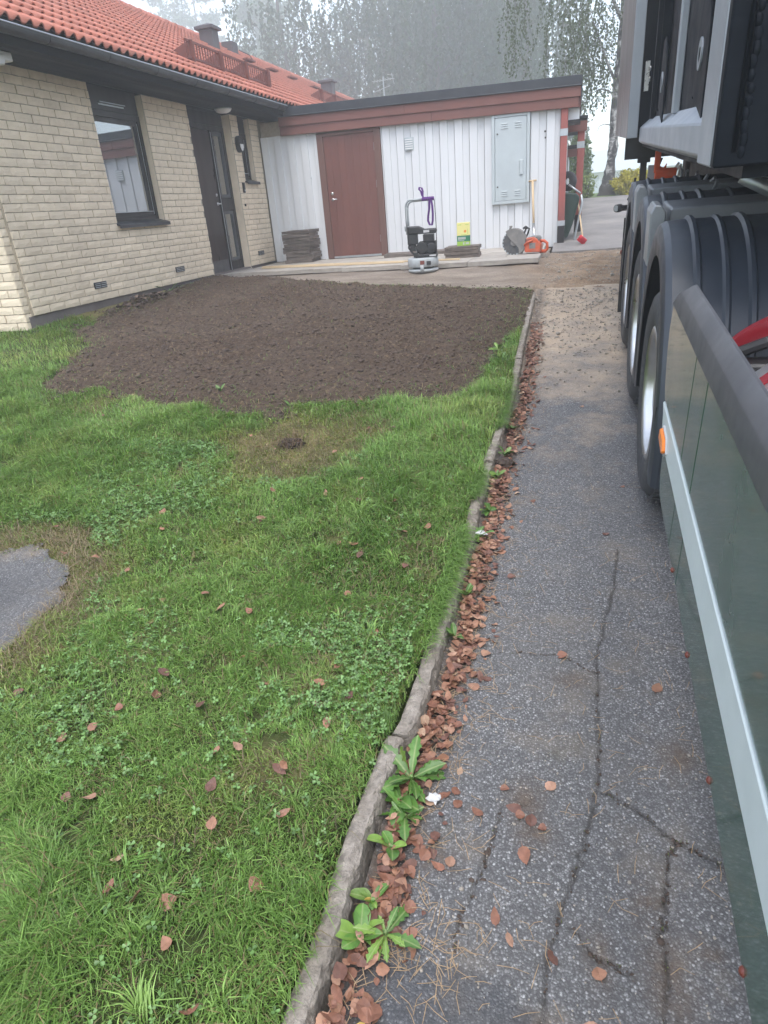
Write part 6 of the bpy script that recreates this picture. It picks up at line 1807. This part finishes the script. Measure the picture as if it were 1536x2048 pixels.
limbs = [[(.98, 22.3, 4.05), (.80, 22.2, 4.35), (.62, 22.1, 4.72), (.45, 22.0, 5.1), (.1, 21.9, 5.9)], [(.97, 22.3, 3.75), (.78, 22.2, 3.90), (.55, 22.1, 3.95), (.3, 22.1, 3.85)], [(.62, 22.1, 4.72), (.5, 22.0, 4.5), (.44, 22.0, 4.3)],
         [(.93, 22.2, 3.05), (.72, 22.1, 3.10), (.58, 22.1, 3.06), (.53, 22.1, 2.92)], [(.93, 22.2, 3.0), (.85, 22.1, 3.06)], [(1.05, 22.3, 5.4), (.5, 22.0, 6.4), (-.4, 21.6, 7.2), (-1.2, 21.4, 7.4)], [(1.05, 22.3, 5.8), (1.8, 22.2, 6.8), (2.6, 22, 7.3)], [(1.1, 22.4, 7.5), (.2, 22.9, 8.8), (-.8, 23, 9.2)]]
lr = [.045, .03, .018, .014, .022, .05, .05, .04]
m = MB()
for p, r_ in zip(limbs, lr): m.tube(p, [r_*(1-.75*i/(len(p)-1)) for i in range(len(p))], 7)
m.out('limbs', 'birch_bark', bt, True)
P = []; S = []; tw = MB()
for k in range(330):
    if k % 3 == 0: bx, bz = rng.uniform(-.5, .9), rng.uniform(4.3, 6.5)
    else: bx, bz = rng.uniform(-2.2, 2.6), rng.uniform(4.9, 8.5)
    by = 22.2+rng.normal(0, .7); ln = rng.uniform(.5, 1.5); nl = int(ln/.045)
    s_ = np.linspace(0, 1, nl)
    zz_ = bz-ln*s_
    kp = zz_ > 3.45+.5*abs(bx-.2)*0
    q = np.stack([bx+rng.normal(0, .04)*s_*4+rng.normal(0, .03, nl), by+rng.normal(0, .03, nl), zz_], 1)[kp]
    P.append(q); S.append(rng.uniform(.035, .07, len(q)))
    if len(q) > 3: tw.tube([tuple(q[0]), tuple(q[-1])], .004, 3)
for p in ([.3, 3.85], [.44, 4.3], [.55, 3.9], [.0, 3.6], [-.1, 3.9]):
    n_ = 34; P.append(np.stack([p[0]+rng.normal(0, .13, n_), 22.1+rng.normal(0, .1, n_), p[1]-rng.uniform(-.05, .35, n_)], 1)); S.append(rng.uniform(.035, .06, n_))
tw.out('twigs', 'bark_dark', bt)['kind'] = 'stuff'
P, S = np.concatenate(P), np.concatenate(S)
crown('crown', P, S, np.full(len(S), 1.5), np.array([.045, .065, .033])*rng.uniform(.5, 1.4, (len(S), 1)), bt, 1.2)

def shrub(name, x, y, z, rx, rz_, n, tint, label, size, vert, up=False):
    t = thing(name, label, 'shrub', (x, y, z))
    m = MB()
    for k in range(14):
        a = rng.uniform(0, 6.28); r_ = rx*rng.uniform(.3, .9)
        m.tube([(x, y, z-.05), (x+math.cos(a)*r_*.4, y+math.sin(a)*r_*.4, z+rz_*.5), (x+math.cos(a)*r_, y+math.sin(a)*r_, z+rz_*rng.uniform(.6, 1))], [.015, .01, .004], 5)
    m.out('stems', 'bark_dark', t)
    d = rng.normal(0, 1, (n, 3)); d /= np.linalg.norm(d, axis=1)[:, None]
    d *= rng.uniform(.55, 1.05, (n, 1))**.6*(1+.18*np.sin(d[:, :1]*7+d[:, 2:]*5))
    P = np.stack([x+d[:, 0]*rx, y+d[:, 1]*rx, z+rz_*.5+d[:, 2]*rz_*.52], 1)
    if up: P[:, :2] = np.array([x, y])+(P[:, :2]-[x, y])*(1.15-.6*((P[:, 2:3]-z)/rz_))
    P = P[P[:, 2] > z+.02]
    crown('crown', P, size*rng.uniform(.6, 1.3, len(P)), np.full(len(P), 2.2), np.array(tint)*rng.uniform(.55, 1.4, (len(P), 1)), t, vert)
shrub('shrub', 1.50, 21.75, 1.2, .50, .68, 3400, (.42, .36, .05), 'rounded yellow shrub at the foot of the birch', .045, 1.1)
shrub('shrub', .05, 22.6, 1.22, .40, 1.75, 3200, (.15, .205, .095), 'tall feathery green bush behind the carports', .05, -.8, True)
shrub('shrub', .33, 21.6, 1.22, .20, .62, 500, (.19, .24, .075), 'small sparse light green bush in front of the tall one', .045, -.6)
lpst = thing('garden_post', 'thin dark post in front of the green bush', 'post', (.10, 20.4, 1.18))
MB().tube([(.10, 20.4, 1.0), (.10, 20.4, 2.42)], .016, 8).tube([(.145, 20.4, 1.0), (.145, 20.4, 2.36)], .010, 6).out('pole', 'chassis_dark', lpst)
MB().box(.07, .16, 20.38, 20.42, 1.88, 1.93).out('clamp', 'galv', lpst)
# pale house far off
fh = thing('far_house', 'white house with grey roof almost lost in the fog behind the birch', 'house', (10, 102, 1.2))
MB().box(-5.0, 25, 102, 114, 1.0, 3.6).out('wall', 'white_plastic', fh)
MB().prism([(101, 3.55), (115, 3.55), (108, 6.4)], -5.6, 25.6, 'x').out('roof', 'cabinet_grey', fh)
for k in range(7): MB().box(-2.4+k*3.4, -.4+k*3.4, 101.92, 101.98, 2.2, 3.2).out('window', 'cabinet_grey', fh)
fnc = thing('far_fence', 'low grey board fence in front of the far white house', 'fence', (3, 50, 1.2))
for k in range(26): MB().box(-2+k*.5, -1.52+k*.5, 50, 50.04, 1.1, 2.02).out('board', 'cabinet_grey', fnc)
for k in range(7): MB().box(-2.05+k*2, -1.95+k*2, 49.94, 49.99, 1.0, 2.1).out('post', 'cabinet_grey', fnc)

# ------------------------------------------------------------------ fog
hz = MB().box(-118, 118, -30, 138, -3.4, 52).out('haze', None)
mt = bpy.data.materials.new('fog'); mt.use_nodes = True
mt.node_tree.nodes.clear()
ou = mt.node_tree.nodes.new('ShaderNodeOutputMaterial'); pv = mt.node_tree.nodes.new('ShaderNodeVolumePrincipled')
pv.inputs['Color'].default_value = (.96, .98, 1, 1)
pv.inputs['Density'].default_value = HAZE
pv.inputs['Anisotropy'].default_value = .25
pv.inputs['Density Attribute'].default_value = ''
mt.node_tree.links.new(pv.outputs[0], ou.inputs['Volume'])
hz.data.materials.append(mt)
tag(hz, 'thin pale morning fog filling the air', 'fog', kind='stuff')
